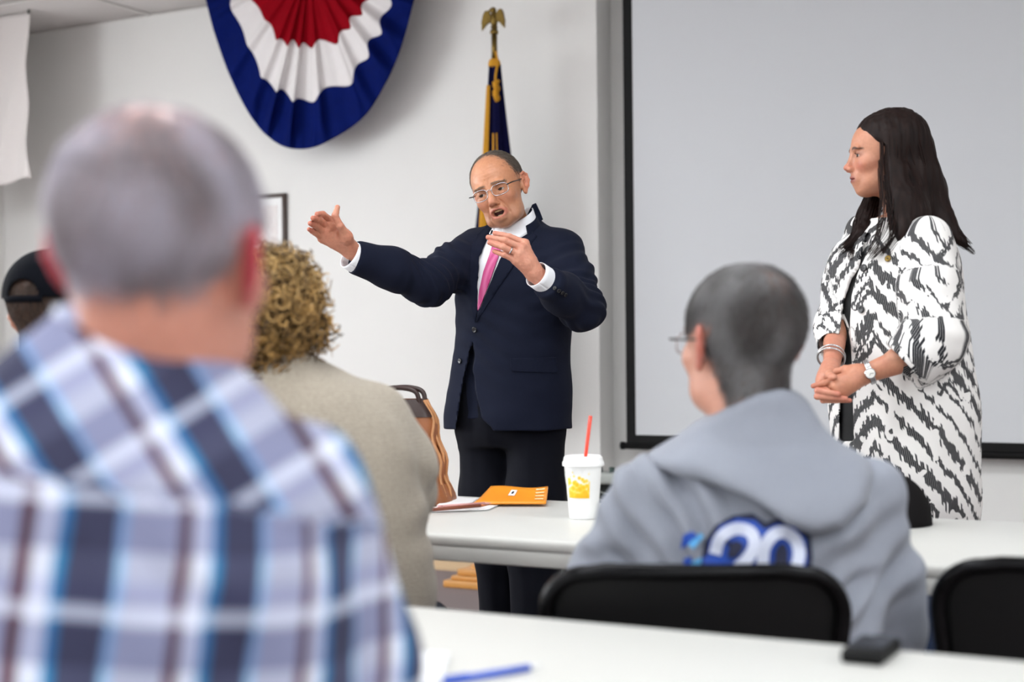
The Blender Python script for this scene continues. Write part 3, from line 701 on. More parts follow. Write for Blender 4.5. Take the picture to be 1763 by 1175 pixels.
def strands(name, polys, rad, cols, parent, mat, sides=3):
    """polys: (n, m, 3) strand paths; rad: (n,) root radius; one mesh"""
    polys = np.asarray(polys); n, mm, _ = polys.shape; t = np.gradient(polys, axis=1); t /= np.linalg.norm(t, axis=2)[:, :, None] + 1e-9
    ref = np.array([.3, .5, .81]); a = np.cross(t, ref); a /= np.linalg.norm(a, axis=2)[:, :, None] + 1e-9; b = np.cross(t, a)
    tap = np.linspace(1, .35, mm)[None, :, None]; r = np.asarray(rad)[:, None, None] * tap; V = []
    for k in range(sides):
        an = 2 * math.pi * k / sides; V.append(polys + r * (math.cos(an) * a + math.sin(an) * b))
    V = np.stack(V, 2).reshape(-1, 3)                       # (n, mm, sides)
    i = np.arange(n)[:, None, None]; j = np.arange(mm - 1)[None, :, None]; k = np.arange(sides)[None, None, :]; k2 = (k + 1) % sides
    base = (i * mm + j) * sides; F = np.stack([base + k, base + k2, base + sides + k2, base + sides + k], -1).reshape(-1, 4)
    C = np.repeat(np.asarray(cols), mm * sides, axis=0)
    return from_np(name, V, F, mat, parent, True, True, col=C)
# ------------------------------------------------------------------ a head
class Head:
    """local frame: face looks along -Y, X to its left, Z up; about .235 m from crown to chin"""
    def __init__(s, c, rot, scale=1.0, h=.0025, neck=None, mouth='closed', age=1.0, female=False, slim=1.0, ears=True):
        s.c = A2(c); s.R = rot; s.s = scale; s.mo = mouth == 'open'; s.fem = female
        F = Field((-.11, -.145, -.2), (.11, .135, .145), h / scale)
        F.ell((0, .022, .042), (.075 * slim, .096, .083), .02); F.ell((0, -.018, .03), (.068 * slim, .078, .075), .03)
        F.ell((0, -.032, -.035), (.059 * slim, .064, .075), .03)
        F.ell((0, -.066, -.092), (.024, .022, .020), .03); F.ell((.035 * slim, -.03, -.072), (.022, .035, .024), .03); F.ell((-.035 * slim, -.03, -.072), (.022, .035, .024), .03)
        for x in (-1, 1):
            F.ell((x * .040, -.066, -.020), (.022, .020, .020), .02)                         # cheek
            F.ell((x * .033, -.097, .007), (.019, .013, .0125), .012, op='sub')                # socket
            F.ell((x * .028, -.088, .0245), (.022, .012 if not female else .008, .008 if not female else .006), .012)  # brow
            F.ell((x * .032, -.0765, .004), (.0155, .0155, .0150), .004)                        # lids
            F.put(lambda X, Y, Z, x=x: np.maximum(np.sqrt(((X - x * .032) / 1.9) ** 2 + ((Z - (.0015 if age > 1 else .0025)) * (1.45 if age > 1 else 1.25)) ** 2) - .0053, Y + .082), (x * .032 - .02, -.11, -.01), (x * .032 + .02, -.08, .02), .002, 'sub')
        ns_ = .8 if female else 1; F.cone((0, -.090, .014), (0, -.112 + (1 - ns_) * .012, -.026), .0075 * ns_, .0105 * ns_, .014); F.ell((0, -.113, -.028), (.0115 * ns_, .0105 * ns_, .0095 * ns_), .008)
        for x in (-1, 1): F.ell((x * .0115, -.1035, -.033), (.0075, .010, .0075), .006); F.ell((x * .006, -.110, -.0385), (.003, .004, .004), .002, op='sub')
        F.ell((0, -.086, -.060), (.026, .014, .022), .014)                                     # muzzle
        if mouth == 'open':
            F.ell((0, -.090, -.083), (.018, .010, .008), .010)
            ring = [(.0235 * math.cos(a), -.0995 + .010 * abs(math.cos(a)) ** 2 + (.003 if math.sin(a) < 0 else 0), -.0645 + (.0125 if math.sin(a) > 0 else .0135) * math.sin(a)) for a in np.linspace(0, 2 * math.pi, 17)]
            F.chain(ring, [.0028 + .0010 * abs(math.sin(a)) for a in np.linspace(0, 2 * math.pi, 17)], .005)
            F.ell((0.0, -.104, -.0645), (.0205, .032, .0105), .003, op='sub')
        else:
            F.ell((0, -.0975, -.0565), (.017, .0062, .0050), .005); F.ell((0, -.0955, -.0672), (.0155, .0068, .0056), .005); F.cone((-.021, -.094, -.0615), (.021, -.094, -.0615), .0011, .0011, .0015)
            F.put(lambda X, Y, Z: np.maximum(np.sqrt(((Z + .0618 + .0000 * X)) ** 2 + np.maximum(np.abs(X) - .02, 0) ** 2) - .0011, Y + .094), (-.022, -.112, -.064), (.022, -.09, -.059), .0015, 'sub')
        for x in ((-1, 1) if ears else ()):                                                     # ears
            er = np.array(Matrix.Rotation(-x * R(28), 3, 'Z') @ Matrix.Rotation(R(-10), 3, 'X')); ec = np.array([x * .0765 * slim, .010, .0])
            ep = lambda dy, dz, dx=0: ec + er @ np.array([x * dx, dy, dz])
            F.ell(ep(.004, 0), (.0048, .0165, .029), .004, er); F.ell(ep(-.004, -.004), (.010, .010, .018), .008, er)
            F.chain([ep(-.010, .008, .003), ep(-.008, .024, .004), ep(.004, .0315, .004), ep(.0165, .024, .0045), ep(.020, .006, .005), ep(.015, -.012, .004), ep(.004, -.024, .003)], [.003, .0036, .0038, .0040, .0038, .0034, .003], .003)
            F.ell(ep(-.001, -.028, .002), (.0055, .0075, .0095), .006, er); F.chain([ep(.012, .014, .004), ep(.011, -.004, .005), ep(.004, -.015, .004)], [.0026, .003, .0026], .003)
            F.ell(ep(.001, -.003, .0085), (.006, .0085, .0105), .003, er, 'sub')
        if neck is not None:
            F.cone((0, .028, -.05), (neck[0], neck[1], -.2), neck[2] * .95, neck[2], .03)
            if not female and age <= 1: F.ell((0, -.034, -.135), (.012, .012, .016), .015)
        if age > 1:
            for x in (-1, 1): F.ell((x * .040, -.056, -.084), (.013, .02, .015), .015); F.ell((x * .031, -.0885, -.011), (.013, .005, .0045), .005)
        v, f = F.mesh()
        if age > 1:
            n0 = vnormals(v, f); dsp = np.zeros(len(v)); fr = np.clip(-(v[:, 1] + .03) / .03, 0, 1)
            def groove(path, wd, dep):
                nonlocal dsp
                pth = spline(path, 5); dd = np.min(np.linalg.norm(v[:, None, [0, 2]] - pth[None], axis=2), 1); dsp -= fr * dep * np.exp(-(dd / wd) ** 2)
            for x in (-1, 1):
                groove([(x * .015, -.026), (x * .024, -.038), (x * .031, -.054), (x * .034, -.072)], .0032, .0042); groove([(x * .034, -.078), (x * .031, -.094)], .003, .002)
                groove([(x * .018, -.008), (x * .030, -.0175), (x * .046, -.012)], .0022, .0022); groove([(x * .050, .006), (x * .060, .010)], .002, .0015); groove([(x * .050, .0), (x * .061, -.003)], .002, .0015); groove([(x * .005, .028), (x * .0065, .042)], .0022, .0022)
            for zz, amp in ((.050, .0006), (.061, .0008), (.073, .0006)): groove([(-.04, zz), (-.02, zz + .003), (0, zz + .001), (.02, zz + .003), (.04, zz)], .0022, amp)
            dsp += .0007 * nz(v, 60, 9) * fr; v = v + n0 * dsp[:, None]
        s.lv = v; s.f = f; s.ln = vnormals(v, f)
        s.v = s.w(v); s.n = s.ln @ s.R.T
    def w(s, p): return s.c + (np.asarray(p) * s.s) @ s.R.T
    def colours(s, skin, lips=None, brow=None, ear=None, hair=None, hairmask=None, cheek=None, stub=None):
        p = s.lv; x, y, z = p.T; c = np.tile(np.array(lin(skin)), (len(p), 1))
        def mixin(mask, col):
            nonlocal c
            mk = np.clip(mask, 0, 1)[:, None]; c = c * (1 - mk) + np.array(lin(col)) * mk
        if cheek is not None:
            for sx in (-1, 1): mixin(.7 * np.exp(-(((x - sx * .042) / .02) ** 2 + ((z + .028) / .018) ** 2)) * (y < -.03), cheek)
            mixin(.7 * np.exp(-((x / .014) ** 2 + ((z + .028) / .014) ** 2)) * (y < -.09), cheek)
        if ear is not None: mixin(np.clip((np.abs(x) - .074) / .008, 0, 1), ear)
        if stub is not None: mixin(.5 * np.clip((-.045 - z) / .02, 0, 1) * np.clip((-.0 - y) / .03, 0, 1) * np.clip((z + .125) / .02, 0, 1), stub)
        if lips is not None:
            rr_q = np.sqrt((x / (.0245 if s.mo else .0225)) ** 2 + ((z + .0645) / (.0135 if s.mo else .0105)) ** 2) if s.mo else None
            lm = (np.exp(-((rr_q - 1) / .28) ** 4) * (y < -.082)) if s.mo else np.exp(-((np.abs(x) / .0225) ** 4)) * np.exp(-(((z + .062) / .0098) ** 4)) * (y < -.088)
            mixin(lm, lips)
            if s.mo: mixin(np.clip((.72 - rr_q) / .1, 0, 1) * (y < -.05), (70, 22, 22))
        if brow is not None:
            for sx in (-1, 1):
                u = (x * sx - .030) / .021; bz = .0215 + .004 * (1 - u * u) - .002 * u; mixin(.9 * np.clip((1 - np.abs(u)) * 4, 0, 1) * np.exp(-(((z - bz) / ((.0040 if s.fem else .0030) - .0012 * np.clip(u, 0, 1))) ** 4)) * (y < -.05), brow)
        if s.fem:
            for sx in (-1, 1): mixin(.55 * np.exp(-(((x - sx * .034) / .017) ** 4 + ((z - .0055) / .0085) ** 4)) * (y < -.05), (120, 72, 62))
        if hairmask is not None: mixin(hairmask(p), hair)
        return c
    def add_eyes(s, parent, look=0.0):
        for x in (-1, 1):
            V, Fc = ell_mesh((x * .032, -.0765, .004), (.0128, .0128, .0128), 20, 14); o = pyobj('eye', s.w(V), Fc, M['eyewhite'], parent, True, True)
            d = np.array([math.sin(look), -math.cos(look), 0]); V, Fc = ell_mesh((0, 0, 0), (.0072, .0024, .0072), 16, 8)
            q = np.array(V) @ np.array(Matrix.Rotation(look, 3, 'Z')).T + np.array([x * .032, -.0765, .004]) + d * .0118
            o2 = pyobj('iris', s.w(q) - 0 * s.c, Fc, M['iris'], o, True); 
    def scalp_strands(s, mask, n, length, cols, lift=.002, flow=None, rad=.0005, parent=None, mat=None, seg=5, seed=1, R0=.09, name='hair', jit=.25, patch=0):
        rg = np.random.default_rng(seed); mk = mask(s.lv); pr = np.clip(mk, 0, 1); pr = pr / pr.sum(); ii = rg.choice(len(s.lv), n, p=pr)
        p = s.lv[ii] + rg.normal(0, .0008, (n, 3)); nr = s.ln[ii]; d = flow(p) + rg.normal(0, jit, (n, 3)); d = d - nr * (d * nr).sum(1)[:, None]; d /= np.linalg.norm(d, axis=1)[:, None] + 1e-9
        L = length * rg.uniform(.6, 1.2, n) * (.5 + .5 * mk[ii]); t = np.linspace(0, 1, seg)[None, :, None]; Lr = L[:, None, None]
        q = p[:, None] + d[:, None] * Lr * t - nr[:, None] * (Lr * t) ** 2 / (2 * R0) + nr[:, None] * (lift * (.2 + t) * rg.uniform(.4, 1.3, n)[:, None, None])
        cc = np.array([lin(c) for c in cols]); w = rg.dirichlet(np.ones(len(cols)) * .8, n); C = w @ cc
        if patch:
            g = np.clip(nz(p, (patch, patch, patch * .55), seed) * 1.6 + .5, 0, 1)[:, None]; C = C * .45 + .55 * (cc[0] * (1 - g) + cc[-1] * g)
        return strands(name, s.w(q), np.full(n, rad * s.s), C, parent, mat or M['hair'])
def spectacles(hd, parent, mat, lensmat, name='spectacles', half=.031, w=.025, hgt=.0165, z0=.0, y0=-.107, arm=.0019, r=.0013):
    g = empty(name, (0, 0, 0)); g.parent = parent; g.location = -Vector(parent.location)
    for x in (-1, 1):
        path = [];
        for a in np.linspace(0, 2 * math.pi, 40, endpoint=False):
            ca, sa = math.cos(a), math.sin(a); ex = .7; px_ = x * (half + .002) + w * math.copysign(abs(ca) ** ex, ca); pz_ = z0 + hgt * math.copysign(abs(sa) ** ex, sa) + .001; path.append((px_, y0 + .0035 * (abs(px_) / .03) ** 2, pz_))
        tube('lens_rim', hd.w(path), r * hd.s, mat, g, 8, closed=True)
        V = list(hd.w(path)); pyobj('lens', V, [tuple(range(len(V)))], lensmat, g, False)
        yo = y0 + .0035 * ((half + w) / .03) ** 2
        tube('temple_arm', hd.w(spline([(x * (half + w), yo, z0 + .007), (x * .072, yo + .006, z0 + .009), (x * .0775, -.04, z0 + .010), (x * .0775, .008, z0 + .010), (x * .076, .032, z0 - .012)], 6)), arm * hd.s, M['darkframe'], g, 8)
    tube('bridge', hd.w(spline([(-half + w - .003, y0, z0 + .006), (0, y0 - .004, z0 + .010), (half - w + .003, y0, z0 + .006)], 5)), r * hd.s, mat, g, 8)
    return g
# ------------------------------------------------------------------ a hand
def hand_field(F, wrist, mcp, pips, tips, thumb, fore=None, r=1.0, wr=.025, palm_n=None):
    w = A2(wrist); mc = [A2(q) for q in mcp]; pn = np.cross(mc[0] - w, mc[3] - w); pn /= np.linalg.norm(pn)
    if fore is not None: F.cone(fore, w, wr * 1.35 * r, wr * r, .02, pn, 1.2)
    for q in mc: F.cone(w + (q - w) * .12, q, .0155 * r, .0112 * r, .018, pn, 1.05)
    F.ell((w * .45 + (mc[0] + mc[1] + mc[2] + mc[3]) / 4 * .55), (.02 * r,) * 3, .02)
    rr = (.0092, .0096, .0091, .0080)
    for i in range(4):
        p, t = A2(pips[i]), A2(tips[i]); a = rr[i] * r; d = p + (t - p) * .5
        F.cone(mc[i], p, a * 1.06, a * .94, .0035); F.cone(p, d, a * .97, a * .88, .003); F.cone(d, t, a * .88, a * .80, .003)
    th = [A2(q) for q in thumb]; F.cone(w + (th[0] - w) * .5, th[0], .016 * r, .0165 * r, .02); F.cone(th[0], th[1], .0165 * r, .0115 * r, .014); F.cone(th[1], th[2], .0108 * r, .0095 * r, .005)
    if len(th) > 3: F.cone(th[2], th[3], .0098 * r, .0075 * r, .004)
def rest_hand(w, d, side, elbow=None, r=1.0, slope=-.15):
    # relaxed hand lying palm down: fingers along d, thumb on the inner side
    w = Vector(w); d = Vector((d[0], d[1], 0)).normalized(); l = Vector((-d.y, d.x, 0)) * side; z = Vector((0, 0, 1)); F = Field(A2(w) - .22, A2(w) + .24, .0042)
    pt = lambda f, s_, h: w + d * f * r + l * s_ * r + z * (h + slope * f) * r
    mc = [pt(.088, .028, .004), pt(.092, .009, .006), pt(.088, -.010, .004), pt(.080, -.027, 0)]; pi = [pt(.132, .034, .008), pt(.140, .010, .010), pt(.133, -.014, .008), pt(.115, -.034, .004)]; ti = [pt(.168, .038, -.008), pt(.180, .010, -.008), pt(.170, -.017, -.008), pt(.145, -.040, -.008)]
    hand_field(F, w, mc, pi, ti, [pt(.035, .030, -.006), pt(.068, .050, -.008), pt(.095, .058, -.010), pt(.118, .060, -.012)], fore=None if elbow is None else w.lerp(Vector(elbow), min(1, .14 / (Vector(elbow) - w).length)), r=r)
    return F.mesh()
# ================================================================== the speaker in the navy suit
Y0 = 4.40
sp = empty('person', (P(885, 600, Y0).x, Y0, 0)); tag(sp, 'person in navy suit and pink tie speaking with both hands raised', 'person')
M['suit'] = pm('navy_wool', (22, 26, 42), .85, nscale=420, namt=.22, bump=.12, bscale=700, spec=.1, sheen=.02)
M['trouser'] = pm('dark_navy_wool', (15, 16, 24), .85, nscale=420, namt=.22, bump=.1, bscale=700, spec=.1, sheen=.02)
M['shirt'] = pm('white_shirt', (236, 237, 242), .75, nscale=300, namt=.02, bump=.06, bscale=500)
t = NT('pink_tie'); vo = t.n('ShaderNodeTexVoronoi'); vo.inputs['Scale'].default_value = 300; vo.inputs['Randomness'].default_value = 0; t.l(t.coord('Object', (1, .3, 1), (0, R(45), 0)), vo.inputs['Vector'])
t.base(t.ramp(vo.outputs[0], [(0, lin((238, 170, 205))), (.28, lin((232, 140, 185))), (.42, lin((196, 70, 130))), (1, lin((180, 50, 112)))])); t.set(roughness=.6); M['tie'] = t.m
hs = Head(P(861, 329, 4.33), rot3(R(-19), R(4), R(-18)), .985, .0021, neck=(-.0, .045, .044), mouth='open', age=2)
def baldmask(p):                          # hair round the sides and back, high bald forehead
    x, y, z = p.T; line = -.052 + .040 * np.clip((.085 - z) / .08, 0, 1) ** 1.3 * 0 + .016 * (np.abs(x) / .07) ** 2
    m_ = 1 / (1 + np.exp(-(y - (-.035 + .03 * np.clip((.06 - z) / .06, 0, 1) - .0 * x)) / .004)); m_ *= (z > -.055 + .0 * x) * 1.0
    m_ *= 1 / (1 + np.exp(-(z - (.012 - 1.2 * np.clip(y - .02, 0, .06))) / .004)); m_ *= (np.abs(x) < .0745) | (z > .036)
    return m_
cs = hs.colours((202, 142, 106), lips=(196, 124, 104), brow=(150, 112, 88), ear=(208, 136, 108), cheek=(210, 140, 112), stub=(178, 132, 108), hair=(96, 84, 74), hairmask=lambda p: .85 * baldmask(p))
# body of one mesh: head and neck, both hands, and the trunk under the clothes
rw = P(608, 434, 4.105)
FR = Field(A2(P(575, 400, 4.05)) - .15, A2(P(575, 400, 4.05)) + .16, .0022)
q = lambda l, Y=None: [P(*k) for k in l]
hand_field(FR, rw, q([(570, 380, 4.055), (562, 389, 4.045), (557, 400, 4.045), (554, 411, 4.055)]), q([(556, 369, 4.02), (549, 378, 4.005), (544, 389, 4.005), (542, 401, 4.02)]), q([(546, 369, 3.985), (539, 376, 3.97), (534, 385, 3.975), (532, 395, 3.995)]), q([(596, 408, 4.05), (585, 389, 4.02), (577, 372, 4.01), (581, 357, 4.015)]), fore=P(655, 455, 4.14), r=1.0)
FL = Field(A2(P(890, 440, 3.99)) - .15, A2(P(890, 440, 3.99)) + .15, .0022)
lw = P(921, 472, 3.99)
hand_field(FL, lw, q([(904, 419, 3.985), (899, 427, 3.965), (893, 438, 3.96), (888, 449, 3.965)]), q([(878, 408, 3.985), (869, 414, 3.955), (867, 426, 3.95), (868, 439, 3.955)]), q([(852, 402, 3.995), (841, 409, 3.965), (843, 418, 3.96), (851, 433, 3.965)]), q([(914, 450, 4.02), (898, 436, 4.035), (880, 424, 4.035), (862, 413, 4.03)]), fore=P(960, 500, 4.03), r=1.0)
def handcol(v, base, red, tips):
    c = np.tile(np.array(lin(base)), (len(v), 1)); n_ = np.clip(nz(v, 45, 3) * .5 + .5, 0, 1)[:, None]; c = c * (1 - .45 * n_) + np.array(lin(red)) * .45 * n_
    for t_ in tips:
        m_ = np.exp(-(np.linalg.norm(v - A2(t_), axis=1) / .016) ** 2)[:, None] * .6; c = c * (1 - m_) + np.array(lin(red)) * m_
    return c
def trunk(parts, k=.03, h=.012, pad=.03):
    lo = np.min([np.minimum(A2(a) - max(ra, rb), A2(b) - max(ra, rb)) for a, b, ra, rb in parts], 0) - pad; hi = np.max([np.maximum(A2(a) + max(ra, rb), A2(b) + max(ra, rb)) for a, b, ra, rb in parts], 0) + pad
    F = Field(lo, hi, h)
    for a, b, ra, rb in parts: F.cone(a, b, ra, rb, k)
    return F.mesh()
def merge(parts):
    V = []; F = []; C = []; o = 0
    for v, f, c in parts: V.append(v); F.append(f + o); C.append(np.tile(np.array(lin(c)), (len(v), 1)) if len(np.shape(c)) == 1 else c); o += len(v)
    return np.vstack(V), np.vstack(F), np.vstack(C)
nb_ = P(888, 392, 4.44); hipL, hipR = P(925, 745, 4.38), P(838, 745, 4.46); ankL, ankR = Vector((P(925, 1000, 4.30).x, 4.28, .09)), Vector((P(880, 1000, 4.5).x - .02, 4.50, .09))
kneeL, kneeR = P(918, 955, 4.33), P(860, 955, 4.46)
shR, elR, wrR = P(820, 430, 4.48), P(738, 489, 4.25), P(612, 436, 4.11); shL, elL, wrL = P(964, 433, 4.33), P(1003, 531, 4.17), P(928, 479, 4.0)
tv, tf = trunk([(nb_, P(882, 560, 4.41), .05, .11), (P(882, 560, 4.41), P(878, 680, 4.41), .10, .09), (shR, elR, .045, .038), (elR, wrR.lerp(elR, .3), .036, .028), (shL, elL, .045, .038), (elL, wrL.lerp(elL, .3), .036, .028), (hipL, kneeL, .075, .052), (kneeL, ankL, .05, .035), (hipR, kneeR, .075, .052), (kneeR, ankR, .05, .035), (shR, shL, .05, .05)])
rv, rf = FR.mesh(); lv_, lf = FL.mesh()
def knuckles(v, f, w, mcps, pips):
    n_ = vnormals(v, f); d_ = .0007 * nz(v, 130, 17) + .0005 * nz(v, 260, 18)
    for m_, p_ in zip(mcps, pips):
        d_ += .0016 * np.exp(-(np.linalg.norm(v - A2(m_), axis=1) / .012) ** 2) + .0010 * np.exp(-(np.linalg.norm(v - A2(p_), axis=1) / .009) ** 2)
        a, b = A2(w), A2(m_); ba = b - a; t_ = np.clip((v - a) @ ba / (ba @ ba), .2, .95); d_ += .0012 * np.exp(-((np.linalg.norm(v - a - t_[:, None] * ba, axis=1) - .012) / .006) ** 2)
    return v + n_ * d_[:, None]
rv = knuckles(rv, rf, rw, q([(570, 380, 4.055), (562, 389, 4.045), (557, 400, 4.045), (554, 411, 4.055)]), q([(556, 369, 4.02), (549, 378, 4.005), (544, 389, 4.005), (542, 401, 4.02)]))
lv_ = knuckles(lv_, lf, lw, q([(904, 419, 3.985), (899, 427, 3.965), (893, 438, 3.96), (888, 449, 3.965)]), q([(878, 408, 3.985), (869, 414, 3.955), (867, 426, 3.95), (868, 439, 3.955)]))
SK = (212, 152, 122)
V, F, C = merge([(hs.v, hs.f, cs), (rv, rf, handcol(rv, (214, 152, 124), (196, 112, 92), q([(546, 369, 3.985), (539, 376, 3.97), (534, 385, 3.975), (532, 395, 3.995)]))), (lv_, lf, handcol(lv_, (220, 160, 134), (206, 126, 106), q([(852, 402, 3.995), (841, 409, 3.965), (843, 418, 3.96), (851, 433, 3.965)]))), (tv, tf, SK)])
from_np('body', V, F, M['skin'], sp, col=C)
hs.add_eyes(sp, look=R(-12))
pyobj('teeth', hs.w(join(ell_mesh((0, -.078, -.0575), (.0175, .012, .0045)), ell_mesh((0, -.077, -.0735), (.015, .010, .0035)))[0]), join(ell_mesh((0, 0, 0), (1, 1, 1)), ell_mesh((0, 0, 0), (1, 1, 1)))[1], M['teeth'], sp, True, True)
pyobj('mouth_inside', hs.w(ell_mesh((0, -.074, -.065), (.017, .006, .010))[0]), ell_mesh((0, 0, 0), (1, 1, 1))[1], M['mouth'], sp, True, True)
flowd = lambda p: np.stack([p[:, 0] * 4, .6 + 0 * p[:, 0], -.9 - 0 * p[:, 0]], 1)
hs.scalp_strands(baldmask, 7000, .022, [(84, 72, 62), (120, 108, 98), (60, 50, 44), (150, 140, 130)], .0025, flowd, .00045, sp, seed=4)
def browmask(p):
    x, y, z = p.T; u = (np.abs(x) - .030) / .021; bz = .0205 + .003 * (1 - u * u) - .003 * u; return (np.abs(u) < 1) * np.exp(-(((z - bz) / .0035) ** 4)) * (y < -.05)
hs.scalp_strands(browmask, 420, .007, [(120, 96, 78), (160, 136, 116)], .0008, lambda p: np.stack([np.sign(p[:, 0]), 0 * p[:, 0], .3 + 0 * p[:, 0]], 1), .0003, sp, seed=5, name='eyebrows')
spectacles(hs, sp, M['silver'], M['lens'])
# ---- jacket
BY = R(-28); Rb = np.array(Matrix.Rotation(BY, 3, 'Z'))
class Loft:
    """body tube: rows (z, cx, cy, rx, ry, exponent), turned by yaw about each row's centre"""
    def __init__(s, rows, yaw):
        s.r = np.array(sorted(rows), float); s.c, s.sn = math.cos(yaw), math.sin(yaw)
    def __call__(s, x, y, z):
        g = lambda i: np.interp(z, s.r[:, 0], s.r[:, i]); cx, cy, rx, ry, e = (g(i) for i in range(1, 6))
        dx, dy = x - cx, y - cy; X = s.c * dx + s.sn * dy; Yl = -s.sn * dx + s.c * dy
        n_ = (np.abs(X / rx) ** e + np.abs(Yl / ry) ** e) ** (1 / e); d = (n_ - 1) * np.minimum(rx, ry)
        return np.maximum(np.maximum(d, z - s.r[-1, 0]), s.r[0, 0] - z)
def dense(rows, n=40):
    r = np.array(rows, float); p = spline(r, 6); return [tuple(k) for k in p]
def row(pxl, pyl, Y, rx, ry, e=2.3): p = P(pxl, pyl, Y); return (p.z, p.x, p.y, rx, ry, e)
jl = Loft(dense([row(874, 738, 4.40, .205, .142, 2.3), row(875, 690, 4.40, .204, .141), row(878, 640, 4.40, .193, .136), row(882, 590, 4.40, .186, .132), row(886, 540, 4.40, .192, .134), row(890, 480, 4.40, .200, .134), row(893, 430, 4.41, .196, .120, 2.4), row(894, 405, 4.42, .165, .095, 2.3), row(891, 390, 4.43, .105, .082, 2.0), row(889, 379, 4.43, .078, .07, 2.0), row(888, 372, 4.43, .06, .06, 2.0)]), BY)
lo = A2(P(590, 760, 4.1)); lo[1] = 3.93; hi = A2(P(1050, 340, 4.5)); hi[1] = 4.66; lo[0] -= .02; hi[0] += .03
J = Field(lo, hi, .0046)
J.put(jl, lo, hi, 0); J.f = J.f + 0
sleeveR = [(shR, .070), (shR.lerp(elR, .5), .066), (elR, .061), (elR.lerp(wrR, .5), .057), (P(617, 446, 4.13), .050)]
sleeveL = [(shL, .068), (shL.lerp(elL, .5), .064), (elL, .060), (elL.lerp(wrL, .5), .058), (P(949, 491, 4.02), .050)]
for sl in (sleeveR, sleeveL): J.chain([a for a, b in sl], [b for a, b in sl], .035)
def plane_cut(F, p, n, k=0, lo_=None, hi_=None):
    p, n = A2(p), A2(n); n = n / np.linalg.norm(n); F.put(lambda x, y, z: -((x - p[0]) * n[0] + (y - p[1]) * n[1] + (z - p[2]) * n[2]), lo_, hi_, k, 'sub')
for (e0, e1, r_) in ((elR, P(611, 448, 4.125), .10), (elL, P(941, 484, 4.01), .10)):          # sleeve ends
    d = A2(e1 - e0); d /= np.linalg.norm(d); c = A2(e1); plane_cut(J, c + d * .005, d, 0, c - .03 + np.minimum(d, 0) * .09 - .045, c + .03 + np.maximum(d, 0) * .09 + .045)
base = J.f.copy()
Vpoly = [(852, 386), (838, 410), (826, 442), (822, 500), (823, 536), (818, 553), (842, 492), (862, 447), (886, 405), (917, 356), (905, 330), (870, 330)]
Gap = [(816, 582), (809, 606), (797, 660), (784, 745), (790, 760), (858, 760), (846, 735), (832, 722), (822, 690), (814, 640)]
def opening(F, poly, depth, ymax, y0=4.15, y1=4.55):
    pd = poly_d(poly); X = F.ax[0][:, None, None]; Yc = F.ax[1][None, :, None]; Z = F.ax[2][None, None, :]
    xs = [p[0] for p in poly]; ys = [p[1] for p in poly]; a = A2(P(min(xs) - 4, max(ys) + 4, y0)); b = A2(P(max(xs) + 4, min(ys) - 4, y1)); sl, c = F.sub((min(a[0], b[0]), F.lo[1], a[2]), (max(a[0], b[0]), ymax, b[2]), .02)
    d = pd(*c) * .0018; f0 = base[sl]; cut = np.maximum(d, -(f0 + depth)); F.f[sl] = np.maximum(F.f[sl], -cut)
    return sl, d
opening(J, Vpoly, .016, 4.44); opening(J, Gap, .030, 4.42)
jv, jf = J.mesh(); jn = vnormals(jv, jf)
def elbow_folds(v, n_, c, axis, amp, freq, rad, seed):
    d = v - A2(c); r_ = np.linalg.norm(d, axis=1); t_ = d @ A2(axis); ph_ = nz(v, 9, seed) * 4.0; return n_ * (amp * np.exp(-(r_ / rad) ** 2) * np.sin(t_ * freq + ph_))[:, None]
jv = jv + jn * (.0045 * nz(jv, 9, 1) + .0022 * nz(jv, (14, 14, 26), 2))[:, None]
jv += elbow_folds(jv, jn, elR, (elR - shR).normalized(), .0075, 200, .085, 3) + elbow_folds(jv, jn, shR.lerp(elR, .55), Vector((.7, 0, .7)), .006, 150, .09, 4) + elbow_folds(jv, jn, elL, (elL - shL).normalized(), .007, 190, .09, 5) + elbow_folds(jv, jn, shL.lerp(elL, .5), Vector((-.3, 0, 1)), .006, 160, .09, 6)
jv += jn * (.004 * np.exp(-((np.linalg.norm(jv - A2(P(830, 585, 4.27)), axis=1)) / .12) ** 2) * np.sin(((jv - A2(P(830, 585, 4.27))) @ np.array([.5, 0, .86])) * 120 + 3 * nz(jv, 6, 8)))[:, None]
from_np('jacket', jv, jf, M['suit'], sp)
jt = bvh(jv, jf)
# ---- shirt: front panel, collar, cuffs
S = Field(A2(P(800, 570, 4.2)) - .02, A2(P(935, 335, 4.6)) + .02, .004)
S.put(lambda x, y, z: jl(x, y, z) + .007, S.lo, S.lo + np.array(S.f.shape) * S.h, 0); pd = poly_d([(840, 384), (815, 440), (812, 560), (830, 560), (872, 460), (925, 372), (926, 352), (905, 338), (868, 345)])
X = np.broadcast_arrays(S.ax[0][:, None, None], S.ax[1][None, :, None], S.ax[2][None, None, :]); S.f = np.maximum(S.f, (pd(*X) * .0018).astype(np.float32)); S.f = np.maximum(S.f, (X[1] - 4.50).astype(np.float32))
sv, sf = S.mesh(); from_np('shirt_front', sv, sf, M['shirt'], sp); stree = bvh(sv, sf)
cc0 = P(885, 375, 4.36)
def collar(u, v, r0=.056, r1=.070, drop=.050, a0=R(-160), a1=R(130), zo=0, tx=.46):
    a = a0 + (a1 - a0) * u; r_ = r0 + (r1 - r0) * v; x_, y_ = math.cos(a) * r_, math.sin(a) * r_; return cc0 + Vector((x_, y_, tx * x_ + .40 * y_ - drop * v + zo))
sheet('shirt_collar', lambda u, v: collar(u, v, a0=R(-128), a1=R(152)), 40, 6, M['shirt'], sp, thick=.003)
sheet('shirt_collar', lambda u, v: collar(u, v, a0=R(-104), a1=R(-208), r0=.057, r1=.071), 16, 6, M['shirt'], sp, thick=.003)
